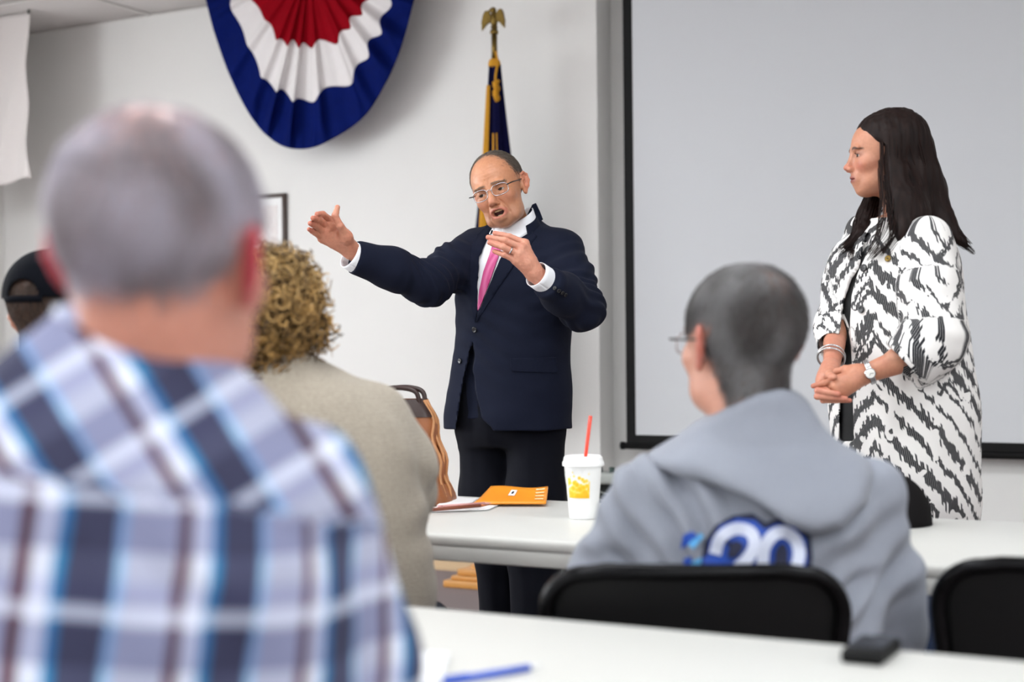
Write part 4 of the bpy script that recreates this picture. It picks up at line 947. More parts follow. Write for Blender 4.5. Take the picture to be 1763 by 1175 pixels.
sheet('jacket_collar', lambda u, v: collar(u, v, .066, .088, .062, R(-58), R(180), -.020, .33), 40, 8, M['suit'], sp, thick=.005)
for pts in ([(905, 372), (868, 400), (864, 402), (872, 414), (889, 402)], [(848, 392), (858, 398), (861, 402), (856, 412), (849, 413), (842, 402)]): decal('collar_wing', pts, stree, .008, .003, M['shirt'], sp, 5)
decal('tie', [(866, 412), (859, 440), (845.5, 478), (832, 515), (824, 536), (821, 534), (825, 500), (832, 468), (842, 440), (850, 414)], stree, .009, .005, M['tie'], sp, 4)
decal('tie_knot', [(852, 398), (869, 398), (867, 413), (858, 416), (851, 412)], stree, .013, .006, M['tie'], sp, 4)
def cuff(name, a, b, r0, r1, out):
    a, b = Vector(a), Vector(b); d = (b - a).normalized(); u = d.orthogonal().normalized(); w_ = d.cross(u)
    sheet(name, lambda s_, v: a.lerp(b, v) + (u * math.cos(s_ * 6.2832) + w_ * math.sin(s_ * 6.2832)) * (r0 + (r1 - r0) * v), 36, 5, M['shirt'], sp, thick=.0025)
cuff('shirt_cuff', elR.lerp(P(611, 448, 4.125), .9), P(601.5, 438.5, 4.112), .043, .042, 1); cuff('shirt_cuff', elL.lerp(P(941, 484, 4.01), .85), P(923, 472.5, 3.992), .040, .038, 1)
# ---- lapels, flaps, buttons
decal('lapel', [(917, 357), (886, 405), (862, 447), (842, 492), (820, 549), (820, 556), (850, 508), (882, 462), (925, 407), (914, 396)], jt, .005, .005, M['suit'], sp, 5)
decal('collar', [(917, 352), (923, 350), (930, 365), (935, 378), (914, 396), (902, 383)], jt, .007, .006, M['suit'], sp, 5)
decal('lapel', [(851, 388), (838, 388), (822, 402), (812, 425), (809, 455), (811, 535), (818, 556), (822, 536), (821, 500), (825, 442)], jt, .005, .005, M['suit'], sp, 5)
decal('pocket_flap', [(878, 617), (958, 616), (961, 641), (957, 643), (882, 640), (879, 637)], jt, .004, .004, M['suit'], sp, 6)
M['button'] = pm('dark_button', (28, 28, 32), .25)
def button(name, px_, py_, tree, r_, mat, parent, off=.002):
    d = ray(px_, py_).normalized(); h = tree.ray_cast(CAM, d)
    if h[0] is None: return None
    n_ = h[1] if h[1].dot(d) < 0 else -h[1]; rot = n_.to_track_quat('Z', 'Y').to_matrix(); pr = [(r_ * .4, 0), (r_, 0), (r_, .0025), (r_ * .8, .0035), (r_ * .6, .0025), (r_ * .2, .0025)]
    V = []; Fc = []; ns = 18
    for (a, z_) in pr:
        for k in range(ns): V.append(h[0] + n_ * off + rot @ Vector((a * math.cos(k * 2 * math.pi / ns), a * math.sin(k * 2 * math.pi / ns), z_)))
    for i in range(len(pr) - 1):
        for k in range(ns): Fc.append((i * ns + k, i * ns + (k + 1) % ns, (i + 1) * ns + (k + 1) % ns, (i + 1) * ns + k))
    return pyobj(name, V, Fc, mat, parent, True, True)
button('button', 818, 568, jt, .0095, M['button'], sp); button('button', 793, 622, jt, .008, M['button'], sp)
for k in range(4): button('cuff_button', 956 + 5.5 * k, 497 + 3.4 * k, jt, .0062, M['button'], sp)
# ---- trousers and shoes
lo = np.array([P(770, 700, 4.4).x, 4.12, .05]); hi = np.array([P(990, 700, 4.4).x, 4.68, P(880, 660, 4.4).z])
T = Field(lo, hi, .0075)
tl = Loft(dense([row(877, 768, 4.41, .150, .10), row(877, 740, 4.41, .172, .12), row(879, 690, 4.41, .175, .122), row(880, 640, 4.41, .165, .115), row(880, 615, 4.41, .162, .112)]), BY); T.put(tl, lo, hi, 0)
T.chain([P(925, 690, 4.37), P(921, 850, 4.34), kneeL, ankL], [.088, .086, .078, .066], .03); T.chain([P(836, 690, 4.45), P(843, 850, 4.46), kneeR, ankR], [.088, .088, .078, .066], .03)
tv, tf = T.mesh(); tn = vnormals(tv, tf); tv = tv + tn * (.006 * nz(tv, (12, 12, 5), 11) + .003 * nz(tv, (30, 30, 8), 12))[:, None]; from_np('trousers', tv, tf, M['trouser'], sp)
M['shoe'] = pm('black_leather', (20, 18, 18), .25)
def shoe(a, yaw, parent, name='shoe', mat=None):
    c = Vector((a.x, a.y, 0)); F = Field(A2(c) + (-.2, -.22, -.005), A2(c) + (.2, .2, .13), .006); d = Vector((math.sin(yaw), -math.cos(yaw), 0))
    F.cone(c + Vector((0, 0, .045)), c + d * .17 + Vector((0, 0, .032)), .044, .036, .02, (0, 0, 1), 1.1); F.cone(c + Vector((0, 0, .04)), c + Vector((0, 0, .1)), .042, .046, .02); F.put(lambda x, y, z: z - .0 + 0 * x + 0 * y, F.lo, F.lo + np.array(F.f.shape) * F.h, 0, 'sub')
    v, f = F.mesh(); from_np(name, v, f, mat or M['shoe'], parent)
shoe(ankL, R(-10), sp); shoe(ankR, R(-45), sp)
# ---- ring
rg = P(879, 431.5, 3.953); dd = (P(867, 426, 3.95) - P(893, 438, 3.96)).normalized(); u_ = dd.orthogonal().normalized(); w_ = dd.cross(u_)
tube('ring', [rg + (u_ * math.cos(a) + w_ * math.sin(a)) * .0103 for a in np.linspace(0, 2 * math.pi, 20, endpoint=False)], .0022, M['silver'], sp, 6, closed=True, world=True)
# ================================================================== the woman in the patterned coat
YW = 3.70
wm = empty('person', (P(1550, 600, YW).x, YW, 0)); tag(wm, 'person with long dark hair in black and white patterned coat, hands clasped', 'person')
hw = Head(P(1524, 270, YW), rot3(R(-90), R(2), 0), .90, .0021, neck=(0, .035, .046), female=True, slim=.96, ears=False)
cw = hw.colours((198, 140, 112), lips=(142, 70, 66), brow=(38, 24, 22), cheek=(194, 112, 92), ear=(206, 140, 116))
HY = 3.52
FW1 = Field(A2(P(1440, 660, HY)) - .13, A2(P(1440, 660, HY)) + .15, .0021)
wl, wr_ = P(1490, 644, 3.50), P(1431, 632, 3.57)
hand_field(FW1, wl, q([(1438, 653, 3.495), (1438, 664, 3.485), (1443, 674, 3.485), (1451, 682, 3.495)]), q([(1418, 660, 3.495), (1420, 671, 3.51), (1424, 679, 3.515), (1436, 686, 3.515)]), q([(1400, 665, 3.505), (1432, 677, 3.54), (1438, 683, 3.54), (1446, 688, 3.535)]), q([(1472, 640, 3.505), (1455, 636, 3.515), (1441, 640, 3.52), (1430, 645, 3.52)]), fore=P(1550, 622, 3.485), r=.86, wr=.027)
FW2 = Field(A2(P(1440, 660, HY)) - .13, A2(P(1440, 660, HY)) + .15, .0021)
hand_field(FW2, wr_, q([(1416, 655, 3.545), (1413, 664, 3.54), (1413, 673, 3.535), (1418, 681, 3.535)]), q([(1410, 664, 3.515), (1408, 673, 3.495), (1407, 683, 3.495), (1417, 690, 3.50)]), q([(1424, 672, 3.49), (1443, 679, 3.473), (1456, 687, 3.475), (1463, 690, 3.485)]), q([(1428, 641, 3.545), (1428, 646, 3.51), (1432, 649, 3.485), (1437, 649.5, 3.475)]), fore=P(1437, 590, 3.66), r=.92, wr=.024)
a1v, a1f = FW1.mesh(); a2v, a2f = FW2.mesh()
shW, elW = P(1598, 412, 3.56), P(1612, 583, 3.47); shF, elF = P(1490, 402, 3.84), P(1440, 562, 3.74)
legN, legF = (P(1605, 900, 3.66), P(1605, 1060, 3.64), Vector((P(1605, 1100, 3.66).x, 3.66, .12))), (P(1545, 900, 3.78), P(1548, 1060, 3.76), Vector((P(1548, 1100, 3.78).x, 3.78, .12)))
tv, tf = trunk([(P(1530, 400, 3.70), P(1545, 560, 3.70), .05, .10), (P(1545, 560, 3.7), P(1555, 740, 3.7), .10, .11), (shW, elW, .04, .035), (elW, wl.lerp(elW, .4), .033, .027), (shF, elF, .04, .035), (elF, wr_.lerp(elF, .4), .033, .027), (legN[0], legN[1], .07, .045), (legN[1], legN[2], .045, .03), (legF[0], legF[1], .07, .045), (legF[1], legF[2], .045, .03)])
SKW = (206, 148, 120)
V, F, C = merge([(hw.v, hw.f, cw), (a1v, a1f, handcol(a1v, (206, 146, 116), (188, 112, 92), q([(1400, 665, 3.505)]))), (a2v, a2f, handcol(a2v, (210, 150, 124), (196, 116, 98), q([(1443, 679, 3.473), (1456, 687, 3.475), (1468, 690, 3.485), (1408, 673, 3.495)]))), (tv, tf, SKW)])
from_np('body', V, F, M['skin'], wm, col=C)
hw.add_eyes(wm, look=R(0))
for x in (-1,1): pyobj('eyelashes', hw.w([(x * .032 + .0125 * math.cos(a), -.0925 + .010 * math.cos(a) ** 2 - j * .004, .009 - .004 * math.cos(a) ** 2 + j * .001) for j in (0, 1) for a in np.linspace(0, math.pi, 12)]), [(i, i + 1, 13 + i, 12 + i) for i in range(11)], M['black'], wm, True, True)
# ---- coat
t = NT('patterned_coat'); uvn = t.n('ShaderNodeUVMap'); sx = t.n('ShaderNodeSeparateXYZ'); t.l(uvn.outputs[0], sx.inputs[0]); u_, v_ = sx.outputs[0], sx.outputs[1]
u2 = t.math('ADD', u_, t.math('MULTIPLY', t.math('SUBTRACT', t.noise(5, 1, uvn.outputs[0]), .5), .05))
w_ = t.math('PINGPONG', t.math('ADD', u2, 10.03), .36); p_ = t.math('ADD', v_, t.math('MULTIPLY', w_, .92)); gi = t.math('DIVIDE', p_, .066); bi = t.math('FLOOR', gi); g_ = t.math('FRACT', gi)
def wn(a, b):
    c = t.n('ShaderNodeCombineXYZ'); t.val(a, c.inputs[0]); t.val(b, c.inputs[1]); o = t.n('ShaderNodeTexWhiteNoise', noise_dimensions='2D'); t.l(c.outputs[0], o.inputs[0]); return o.outputs[0]
slq = t.math('ADD', u_, t.math('MULTIPLY', v_, .18)); qj = t.math('DIVIDE', slq, .0052); jj = t.math('FLOOR', qj); gap = t.math('LESS_THAN', t.math('FRACT', qj), .93)
off = t.math('MULTIPLY', t.math('SUBTRACT', wn(jj, bi), .5), .24); wid = t.math('ADD', .12, t.math('MULTIPLY', t.math('POWER', wn(bi, t.math('FLOOR', t.math('DIVIDE', t.math('ADD', u2, 10.03), .36))), 1.7), .30)); lenj = t.math('ADD', .55, t.math('MULTIPLY', wn(t.math('ADD', jj, 31.5), bi), .6))
msk = t.math('LESS_THAN', t.math('ABSOLUTE', t.math('ADD', t.math('SUBTRACT', g_, .5), off)), t.math('MULTIPLY', wid, lenj)); brk = t.math('GREATER_THAN', t.noise(16, 2, uvn.outputs[0]), .37)
p2 = t.math('DIVIDE', t.math('SUBTRACT', v_, t.math('MULTIPLY', t.math('PINGPONG', t.math('ADD', u2, 9.97), .11), 1.1)), .125); m2 = t.math('LESS_THAN', t.math('ABSOLUTE', t.math('ADD', t.math('SUBTRACT', t.math('FRACT', p2), .5), t.math('MULTIPLY', off, .5))), t.math('MULTIPLY', lenj, .075))
m2 = t.math('MULTIPLY', m2, t.math('GREATER_THAN', t.math('ADD', v_, t.math('MULTIPLY', t.noise(4, 1, uvn.outputs[0]), .4)), 1.22))
ink = t.math('MULTIPLY', t.math('MULTIPLY', t.math('MAXIMUM', msk, m2), gap), brk); t.base(t.mix(ink, lin((230, 227, 225)), lin((11, 12, 22)))); t.set(roughness=.75); t.bump(t.noise(600, 2, t.coord('Object')), .1, .001); M['coat'] = t.m
WYaw = R(-60)
cl_ = Loft(dense([row(1568, 893, YW, .190, .125, 2.2), row(1565, 850, YW, .205, .138, 2.2), row(1558, 780, YW, .212, .146, 2.2), row(1554, 700, YW, .212, .148), row(1548, 620, YW, .205, .142), row(1542, 540, YW, .195, .135), row(1538, 470, YW, .190, .130), row(1536, 425, YW, .175, .112), row(1533, 402, YW, .125, .085), row(1530, 388, YW, .075, .062, 2.0), row(1529, 375, YW, .055, .05, 2.0)]), WYaw)
lo = np.array([P(1405, 600, 3.8).x - .03, 3.36, P(1550, 905, 3.7).z]); hi = np.array([P(1675, 600, 3.6).x + .05, 4.0, P(1550, 365, 3.7).z])
G = Field(lo, hi, .0046); G.put(cl_, lo, hi, 0)
slN = [(shW, .060), (shW.lerp(elW, .5), .067), (elW, .072), (P(1580, 610, 3.475), .068), (P(1550, 630, 3.485), .060)]; slF = [(shF, .058), (shF.lerp(elF, .6), .056), (elF, .054), (P(1437, 600, 3.66), .045)]
G2 = Field(lo, hi, .0046)
for sl in (slN, slF): G2.chain([a for a, b in sl], [b for a, b in sl], .03)
def sleeve_end(F, e0, e1, r_in, dep=.06):
    d = A2(e1 - e0); d /= np.linalg.norm(d); c = A2(e1); plane_cut(F, c, d, 0, c - .03 + np.minimum(d, 0) * .08 - .05, c + .03 + np.maximum(d, 0) * .08 + .05); F.cone(c - d * dep, c + d * .02, r_in * .9, r_in, .004, op='sub')
sleeve_end(G2, P(1590, 600, 3.475), P(1557, 627, 3.483), .052); sleeve_end(G2, elF, P(1436, 597, 3.665), .039)
hh_ = np.maximum(.03 - np.abs(G.f - G2.f), 0) / .03; G.f = np.minimum(G.f, G2.f) - hh_ * hh_ * .03 * .25
base = G.f.copy()
Dress = [(1476, 462), (1464, 480), (1452, 520), (1445, 575), (1446, 640), (1446, 760), (1470, 760), (1467, 690), (1466, 600), (1465, 550), (1468, 510), (1480, 470), (1492, 440), (1500, 405), (1492, 400)]
opening(G, Dress, .016, 3.72, 3.45, 3.8)
gv, gf = G.mesh(); gn = vnormals(gv, gf); gv = gv + gn * (.005 * nz(gv, (9, 9, 5), 21) + .003 * nz(gv, (20, 20, 9), 22))[:, None] + elbow_folds(gv, gn, elW, Vector((0, 0, 1)), .005, 90, .09, 23)
def coat_uv(v):
    cx, cy = P(1548, 600, YW).x, YW; dx, dy = v[:, 0] - cx, v[:, 1] - cy; X = math.cos(WYaw) * dx + math.sin(WYaw) * dy; Yl = -math.sin(WYaw) * dx + math.cos(WYaw) * dy
    an = np.arctan2(X / .2, -Yl / .14); uv = np.stack([an * .20, v[:, 2]], 1)
    for pts, o_ in ((slN, .37), (slF, .9)):
        best = np.full(len(v), 1e9); al = np.zeros(len(v)); ang = np.zeros(len(v)); acc = 0
        for i in range(len(pts) - 1):
            a, b = A2(pts[i][0]), A2(pts[i + 1][0]); ba = b - a; L = np.linalg.norm(ba); d = ba / L; t_ = np.clip((v - a) @ d, 0, L); qv = v - a - t_[:, None] * d; dist = np.linalg.norm(qv, axis=1) - pts[i][1]
            m_ = dist < best; best[m_] = dist[m_]; al[m_] = acc + t_[m_]; ang[m_] = np.arctan2(qv[m_, 0], -qv[m_, 1]); acc += L
        torso = np.array([float(cl_(np.array(p[0]), np.array(p[1]), np.array(p[2]))) for p in v[best < .02]]) if (best < .02).any() else np.zeros(0)
        mk = np.zeros(len(v), bool); ii = np.where(best < .02)[0]; mk[ii] = torso > .004; uv[mk] = np.stack([ang[mk] * .075 + o_, 1.4 - al[mk]], 1)
    return uv
from_np('coat', gv, gf, M['coat'], wm, uv=coat_uv(gv)); gtree = bvh(gv, gf)
D = Field(lo, hi, .006); D.put(lambda x, y, z: cl_(x, y, z) + .010, lo, hi, 0); pd = poly_d([(1500, 398), (1470, 455), (1448, 500), (1438, 575), (1438, 770), (1478, 770), (1475, 600), (1476, 510), (1500, 450)])
X = np.broadcast_arrays(D.ax[0][:, None, None], D.ax[1][None, :, None], D.ax[2][None, None, :]); D.f = np.maximum(D.f, (pd(*X) * .0015).astype(np.float32)); D.f = np.maximum(D.f, (X[1] - 3.75).astype(np.float32)); D.f = np.maximum(D.f, (X[2] - P(1490, 436, 3.6).z).astype(np.float32))
dv, df = D.mesh(); M['dress'] = pm('black_top', (16, 16, 18), .85, nscale=300, namt=.2); from_np('black_top', dv, df, M['dress'], wm)
for (bx_, by_) in ((1488, 462), (1484, 533)): button('coat_button', bx_, by_, gtree, .010, M['button'], wm)
button('brooch', 1530, 446, gtree, .0085, M['brass'], wm, .003)
# ---- jeans and shoes
lo = np.array([P(1480, 900, 3.8).x, 3.5, .07]); hi = np.array([P(1680, 900, 3.7).x, 3.95, P(1550, 730, 3.7).z]); T = Field(lo, hi, .0075)
T.put(Loft([row(1560, 860, YW, .165, .115), row(1556, 740, YW, .165, .115)], WYaw), lo, hi, 0)
for L_ in (legN, legF): T.chain([L_[0], L_[1], L_[2]], [.088, .060, .046], .02)
tv, tf = T.mesh(); tn = vnormals(tv, tf); tv = tv + tn * (.004 * nz(tv, (14, 14, 10), 25))[:, None]; M['denim'] = pm('dark_denim', (34, 52, 84), .85, nscale=260, namt=.4, bump=.2, bscale=500); from_np('jeans', tv, tf, M['denim'], wm)
for L_ in (legN, legF): shoe(L_[2] + Vector((0, 0, 0)), R(-70), wm)
# ---- hair
locks = [[(1548, 238, 3.70, .072), (1568, 310, 3.70, .068), (1582, 370, 3.68, .048), (1598, 402, 3.66, .022)], [(1572, 262, 3.71, .05), (1598, 330, 3.71, .044), (1622, 382, 3.68, .03), (1655, 414, 3.65, .010)],
         [(1533, 240, 3.645, .028), (1534, 300, 3.63, .028), (1540, 350, 3.61, .034), (1528, 400, 3.585, .025), (1503, 434, 3.575, .009)], [(1546, 300, 3.64, .034), (1556, 350, 3.61, .040), (1552, 400, 3.58, .030), (1533, 430, 3.57, .010)],
         [(1562, 330, 3.65, .045), (1574, 370, 3.61, .036), (1572, 400, 3.585, .016)], [(1512, 322, 3.765, .020), (1494, 370, 3.745, .026), (1480, 405, 3.69, .020), (1456, 426, 3.67, .007)], [(1506, 345, 3.755, .022), (1490, 395, 3.70, .020), (1470, 434, 3.66, .006)], [(1600, 350, 3.70, .035), (1630, 395, 3.66, .016), (1663, 424, 3.64, .004)]]
lo = A2(P(1440, 445, 3.55)); lo[1] = 3.53; hi = A2(P(1675, 180, 3.7)); hi[1] = 3.82; hi[0] += .03
Hh = Field(lo, hi, .0036)
Rw = hw.R; hc = hw.w(np.array([[0, .020, .044]]))[0]; Hh.ell(hc, np.array((.086, .108, .094)) * .9, .02, rot=Rw)
def facecut(x, y, z):
    dx, dy, dz = (x - hw.c[0]) / .9, (y - hw.c[1]) / .9, (z - hw.c[2]) / .9; ly = Rw[0, 1] * dx + Rw[1, 1] * dy + Rw[2, 1] * dz; lz = Rw[0, 2] * dx + Rw[1, 2] * dy + Rw[2, 2] * dz
    return (ly - (-.020 - np.clip(lz - .020, 0, .09) * .95)) * .65
for lk in locks[:1] + locks[2:5] + locks[1:2] + locks[7:]: Hh.chain([P(*k[:3]) for k in lk], [k[3] for k in lk], .022)
Hh.put(facecut, lo, hi, .006, 'sub')
for lk in locks[5:7]: Hh.chain([P(*k[:3]) for k in lk], [k[3] for k in lk], .012)
hv, hf = Hh.mesh(); hn = vnormals(hv, hf); hv = hv + hn * (.0025 * nz(hv, (70, 70, 7), 31) + .0015 * nz(hv, (140, 140, 10), 32))[:, None]
hcol = np.clip(nz(hv, (120, 120, 8), 33) * .5 + .5, 0, 1)[:, None]; hcol = np.array(lin((16, 10, 10))) * (1 - hcol) + np.array(lin((38, 25, 22))) * hcol
from_np('hair', hv, hf, M['hairgloss'], wm, col=hcol)
rg_ = np.random.default_rng(5); ps = []
for lk in locks:
    sp_ = spline([(*P(*k[:3]), k[3]) for k in lk], 6); tt = np.gradient(sp_[:, :3], axis=0); tt /= np.linalg.norm(tt, axis=1)[:, None]; a_ = np.cross(tt, (0, 1, 0)); a_ /= np.linalg.norm(a_, axis=1)[:, None]; b_ = np.cross(tt, a_); ix = np.linspace(0, len(sp_) - 1, 14)
    for k in range(70):
        an = rg_.uniform(0, 6.283); rr = sp_[:, 3] * rg_.uniform(.9, 1.06) + .001; wv = .002 * np.sin(np.linspace(0, rg_.uniform(3, 8), len(sp_)) + rg_.uniform(0, 6)); pth = sp_[:, :3] + (a_ * math.cos(an) + b_ * math.sin(an)) * (rr + wv)[:, None] + tt * 0
        ext = pth[-1] + tt[-1] * rg_.uniform(0, .03); pth[-1] = ext; ps.append(np.stack([np.interp(ix, np.arange(len(sp_)), pth[:, d]) for d in range(3)], 1))
n_ = len(ps); w2 = rg_.random((n_, 1)); strands('hair_strands', np.array(ps), np.full(n_, .0011), np.array(lin((16, 10, 10))) * (1 - w2) + np.array(lin((46, 30, 26))) * w2, wm, M['hairgloss'])
# ---- watch and bracelet
def ring_on(name, c, d, rx, ry, tr, mat, parent, squash=None, n=26):
    d = Vector(d).normalized(); u = d.cross(Vector((0, 0, 1))).normalized(); w = d.cross(u); return tube(name, [Vector(c) + u * math.cos(a) * rx + w * math.sin(a) * ry for a in np.linspace(0, 2 * math.pi, n, endpoint=False)], tr, mat, parent, 8, closed=True, world=True), u, w
wc = P(1497, 641, 3.499); wdir = P(1550, 622, 3.485) - P(1490, 644, 3.50)
wt = empty('wristwatch', wc); tag(wt, 'silver wristwatch worn on the wrist of the patterned coat', 'watch')
M['steel'] = pm('watch_steel', (205, 205, 206), .25, .9); M['dial'] = pm('watch_dial', (225, 224, 220), .4)
d = wdir.normalized()
for k in range(-1, 2): ring_on('band_link', wc + d * k * .0042, d, .0295, .0295, .0026, M['steel'], wt)
cn = (CAM - wc); cn = (cn - d * cn.dot(d)).normalized(); pc_ = wc + cn * .031 + Vector((0, 0, -.004))
def disc(name, c, n, r, h, mat, parent, ns=24):
    rot = Vector(n).to_track_quat('Z', 'Y').to_matrix(); V = [Vector(c) + rot @ Vector((a * math.cos(k * 2 * math.pi / ns), a * math.sin(k * 2 * math.pi / ns), z)) for a, z in ((r, 0), (r, h * .7), (r * .88, h)) for k in range(ns)]
    F = [(i * ns + k, i * ns + (k + 1) % ns, (i + 1) * ns + (k + 1) % ns, (i + 1) * ns + k) for i in range(2) for k in range(ns)] + [tuple(2 * ns + k for k in range(ns)), tuple(reversed(range(ns)))]
    return pyobj(name, V, F, mat, parent, False, True)
disc('watch_case', pc_, cn, .0135, .006, M['steel'], wt); disc('watch_dial', pc_ + cn * .0055, cn, .0105, .0012, M['dial'], wt)
for ang, ln in ((.5, .006), (2.4, .0085)):
    uu = cn.orthogonal().normalized(); ww = cn.cross(uu); e_ = uu * math.cos(ang) + ww * math.sin(ang); tube('watch_hand', [pc_ + cn * .0072, pc_ + cn * .0072 + e_ * ln], .0005, M['black'], wt, 5, world=True)
bc = P(1431, 616, 3.61); bd = P(1437, 590, 3.66) - P(1431, 632, 3.57); br = empty('bracelet', bc); tag(br, 'silver bangle bracelet on the other wrist of the patterned coat', 'bracelet')
for k in (-1, 1): ring_on('bangle', bc + bd.normalized() * k * .004, bd + Vector((.0, .02 * k, 0)), .034, .034, .0026, M['steel'], br)
# ================================================================== seated listeners, seen from behind
def uvmesh(F, noise_amp=((.005, (9, 9, 9), 41),), folds=()):
    v, f = F.mesh(); n_ = vnormals(v, f); d = sum(a * nz(v, s_, k) for a, s_, k in noise_amp); v = v + n_ * np.asarray(d)[:, None]
    for (c, ax_, amp, fr, rad, seed) in folds: v = v + elbow_folds(v, n_, c, ax_, amp, fr, rad, seed)
    return v, f, n_
class Shear:
    def __init__(s, fn, sh, x0): s.fn, s.sh, s.x0 = fn, sh, x0
    def __call__(s, x, y, z): return s.fn(x, y, z + s.sh * (x - s.x0))
def legs(parent, hip, yaw, mat, zseat=.47, spread=.1):
    d = Vector((math.sin(yaw), -math.cos(yaw), 0)); r_ = Vector((math.cos(yaw), math.sin(yaw), 0)); h = Vector((hip.x, hip.y, zseat + .075)); pts = []
    F = Field(A2(h) + (-.65, -.65, -.56), A2(h) + (.65, .65, .2), .012); F.cone(h - r_ * .07, h + r_ * .07, .115, .115, .03)
    for s in (-1, 1):
        k = h + d * .42 + r_ * s * (spread + .03) - Vector((0, 0, .01)); a = k + d * .02; a = Vector((a.x, a.y, .1)); F.chain([h + r_ * s * spread, k, a], [.085, .066, .048], .03); pts.append(a)
    F.put(lambda x, y, z: (zseat + .002 - z) * -1 * 0 + np.where(((x - h.x) * d.x + (y - h.y) * d.y) < .30, z - (zseat + .002), 1.0), F.lo, F.lo + np.array(F.f.shape) * F.h, 0, 'sub')
    v, f = F.mesh(); from_np('trousers', v, f, mat, parent)
    for a in pts: shoe(a, yaw, parent)
def plain_body(name, hd, cs_, trunkparts, parent, hands=()):
    tv, tf = trunk(trunkparts); V, F, C = merge([(hd.v, hd.f, cs_), (tv, tf, (205, 150, 122))] + [(*rest_hand(*h_), (206, 150, 124)) for h_ in hands]); return from_np(name, V, F, M['skin'], parent, col=C)
FA = lambda yaw: Vector((math.sin(yaw), -math.cos(yaw), 0))
backflow = lambda wx, wy, wz: (lambda p: np.stack([(p[:, 0] - wx) * 14, .15 + (p[:, 1] - wy) * 6, -1.0 + (p[:, 2] - wz) * 0], 1))
# ------------------------------------------------------------------ plaid shirt
YP = 1.20; pp = empty('person', (P(235, 700, YP).x, YP, 0)); tag(pp, 'person in blue plaid shirt with thinning grey hair, seen from behind', 'person')
hp = Head(P(282, 452, YP), rot3(R(169), R(-4), R(3)), 1.02, .004, neck=(0, -.005, .062), slim=1.0)
def thin(p):
    x, y, z = p.T; m_ = 1 / (1 + np.exp(-(y + .045) / .006)); m_ *= 1 / (1 + np.exp(-(z - (.035 - .052 * np.clip((y - .0) / .05, 0, 1))) / .004)); m_ *= (np.abs(x) < .074) | (z > .04); return m_
def crown(p):
    x, y, z = p.T; return thin(p) * (1 - .8 * np.exp(-(((x) / .045) ** 2 + ((y - .03) / .06) ** 2 + ((z - .12) / .045) ** 2)))
cpd = hp.colours((206, 144, 124), ear=(196, 70, 84), hair=(186, 160, 164), hairmask=lambda p: .6 * crown(p)); pinkm = np.exp(-(((hp.lv[:, 2] - .115) / .045) ** 2))[:, None] * .75; cpd = cpd * (1 - pinkm) + np.array(lin((232, 196, 192))) * pinkm
shp = P(235, 800, YP + .03)
plain_body('body', hp, cpd, [(P(240, 620, YP + .02), P(235, 1100, YP + .04), .06, .12), (P(235, 1100, YP + .04), Vector((P(235, 1100, YP).x, YP + .04, .58)), .12, .12)], pp, [(P(615, 1290, YP + .10) + Vector((-.06, .25, .03)), (.1, 1), 1, P(615, 1290, YP + .10)), (P(-150, 1230, YP + .09) + Vector((.07, .25, -.0)), (.28, 1), -1, P(-150, 1230, YP + .09))])
hp.scalp_strands(crown, 6500, .028, [(206, 200, 214), (170, 160, 168), (226, 222, 232), (112, 96, 94)], .003, backflow(.0, -.02, 0), .0006, pp, seed=8, seg=5, patch=26)
# shirt
t = NT('plaid_cloth'); uvn = t.n('ShaderNodeUVMap'); sx = t.n('ShaderNodeSeparateXYZ'); t.l(uvn.outputs[0], sx.inputs[0]); fu = t.math('FRACT', t.math('DIVIDE', t.math('ADD', sx.outputs[0], 13.0), .128)); fv = t.math('FRACT', t.math('DIVIDE', t.math('ADD', sx.outputs[1], 13.0), .088))
white, lav, cyan, slate, mar = (218, 222, 236), (176, 179, 200), (28, 128, 180), (62, 64, 92), (86, 30, 48)
vb = t.ramp(fu, [(0, lin(mar)), (.065, lin(mar)), (.085, lin(white)), (.21, lin(white)), (.225, lin(cyan)), (.285, lin(cyan)), (.30, lin(slate)), (.58, lin(slate)), (.60, lin((150, 190, 226))), (.64, lin((150, 190, 226))), (.66, lin(lav)), (.98, lin(lav)), (1, lin(mar))])
hb_ = t.ramp(fv, [(0, lin((186, 188, 208))), (.34, lin((186, 188, 208))), (.38, lin((255, 255, 255))), (.52, lin((255, 255, 255))), (.56, lin((222, 224, 240))), (.72, lin((222, 224, 240))), (.75, lin((250, 252, 255))), (.97, lin((250, 252, 255))), (1, lin((186, 188, 208)))])
wb_ = t.ramp(fv, [(0, (0, 0, 0)), (.38, (0, 0, 0)), (.40, (.5, .5, .5)), (.50, (.5, .5, .5)), (.53, (0, 0, 0)), (1, (0, 0, 0))])
t.base(t.mix(wb_, t.mix(1.0, vb, hb_, 'MULTIPLY'), lin((214, 222, 244)))); t.set(roughness=.8); t.bump(t.noise(500, 2, t.coord('Object')), .1, .001); M['plaid'] = t.m
xc = P(235, 700, YP).x
pl = Shear(Loft(dense([(.42, xc, YP + .05, .185, .135, 2.4), (.62, xc, YP + .04, .19, .135, 2.4)] + [row(235, y_, YP + .0, r1, r2, 2.2) for y_, r1, r2 in ((1250, .190, .130), (1090, .192, .126), (900, .186, .120), (777, .166, .112), (700, .138, .102), (641, .108, .092), (600, .082, .082), (575, .068, .072), (560, .062, .068))]), R(-11)), .17, xc)
lo = np.array([xc - .30, YP - .2, .43]); hi = np.array([xc + .33, YP + .42, P(235, 520, YP).z]); PF = Field(lo, hi, .0055); PF.put(pl, lo, hi, 0)
shp_ = [P(525, 830, YP + .05), P(612, 1150, YP + .08), P(615, 1290, YP + .10)]; PF.chain(shp_[:2] + [shp_[2], shp_[2] + Vector((-.05, .22, .03))], [.056, .055, .052, .042], .03)
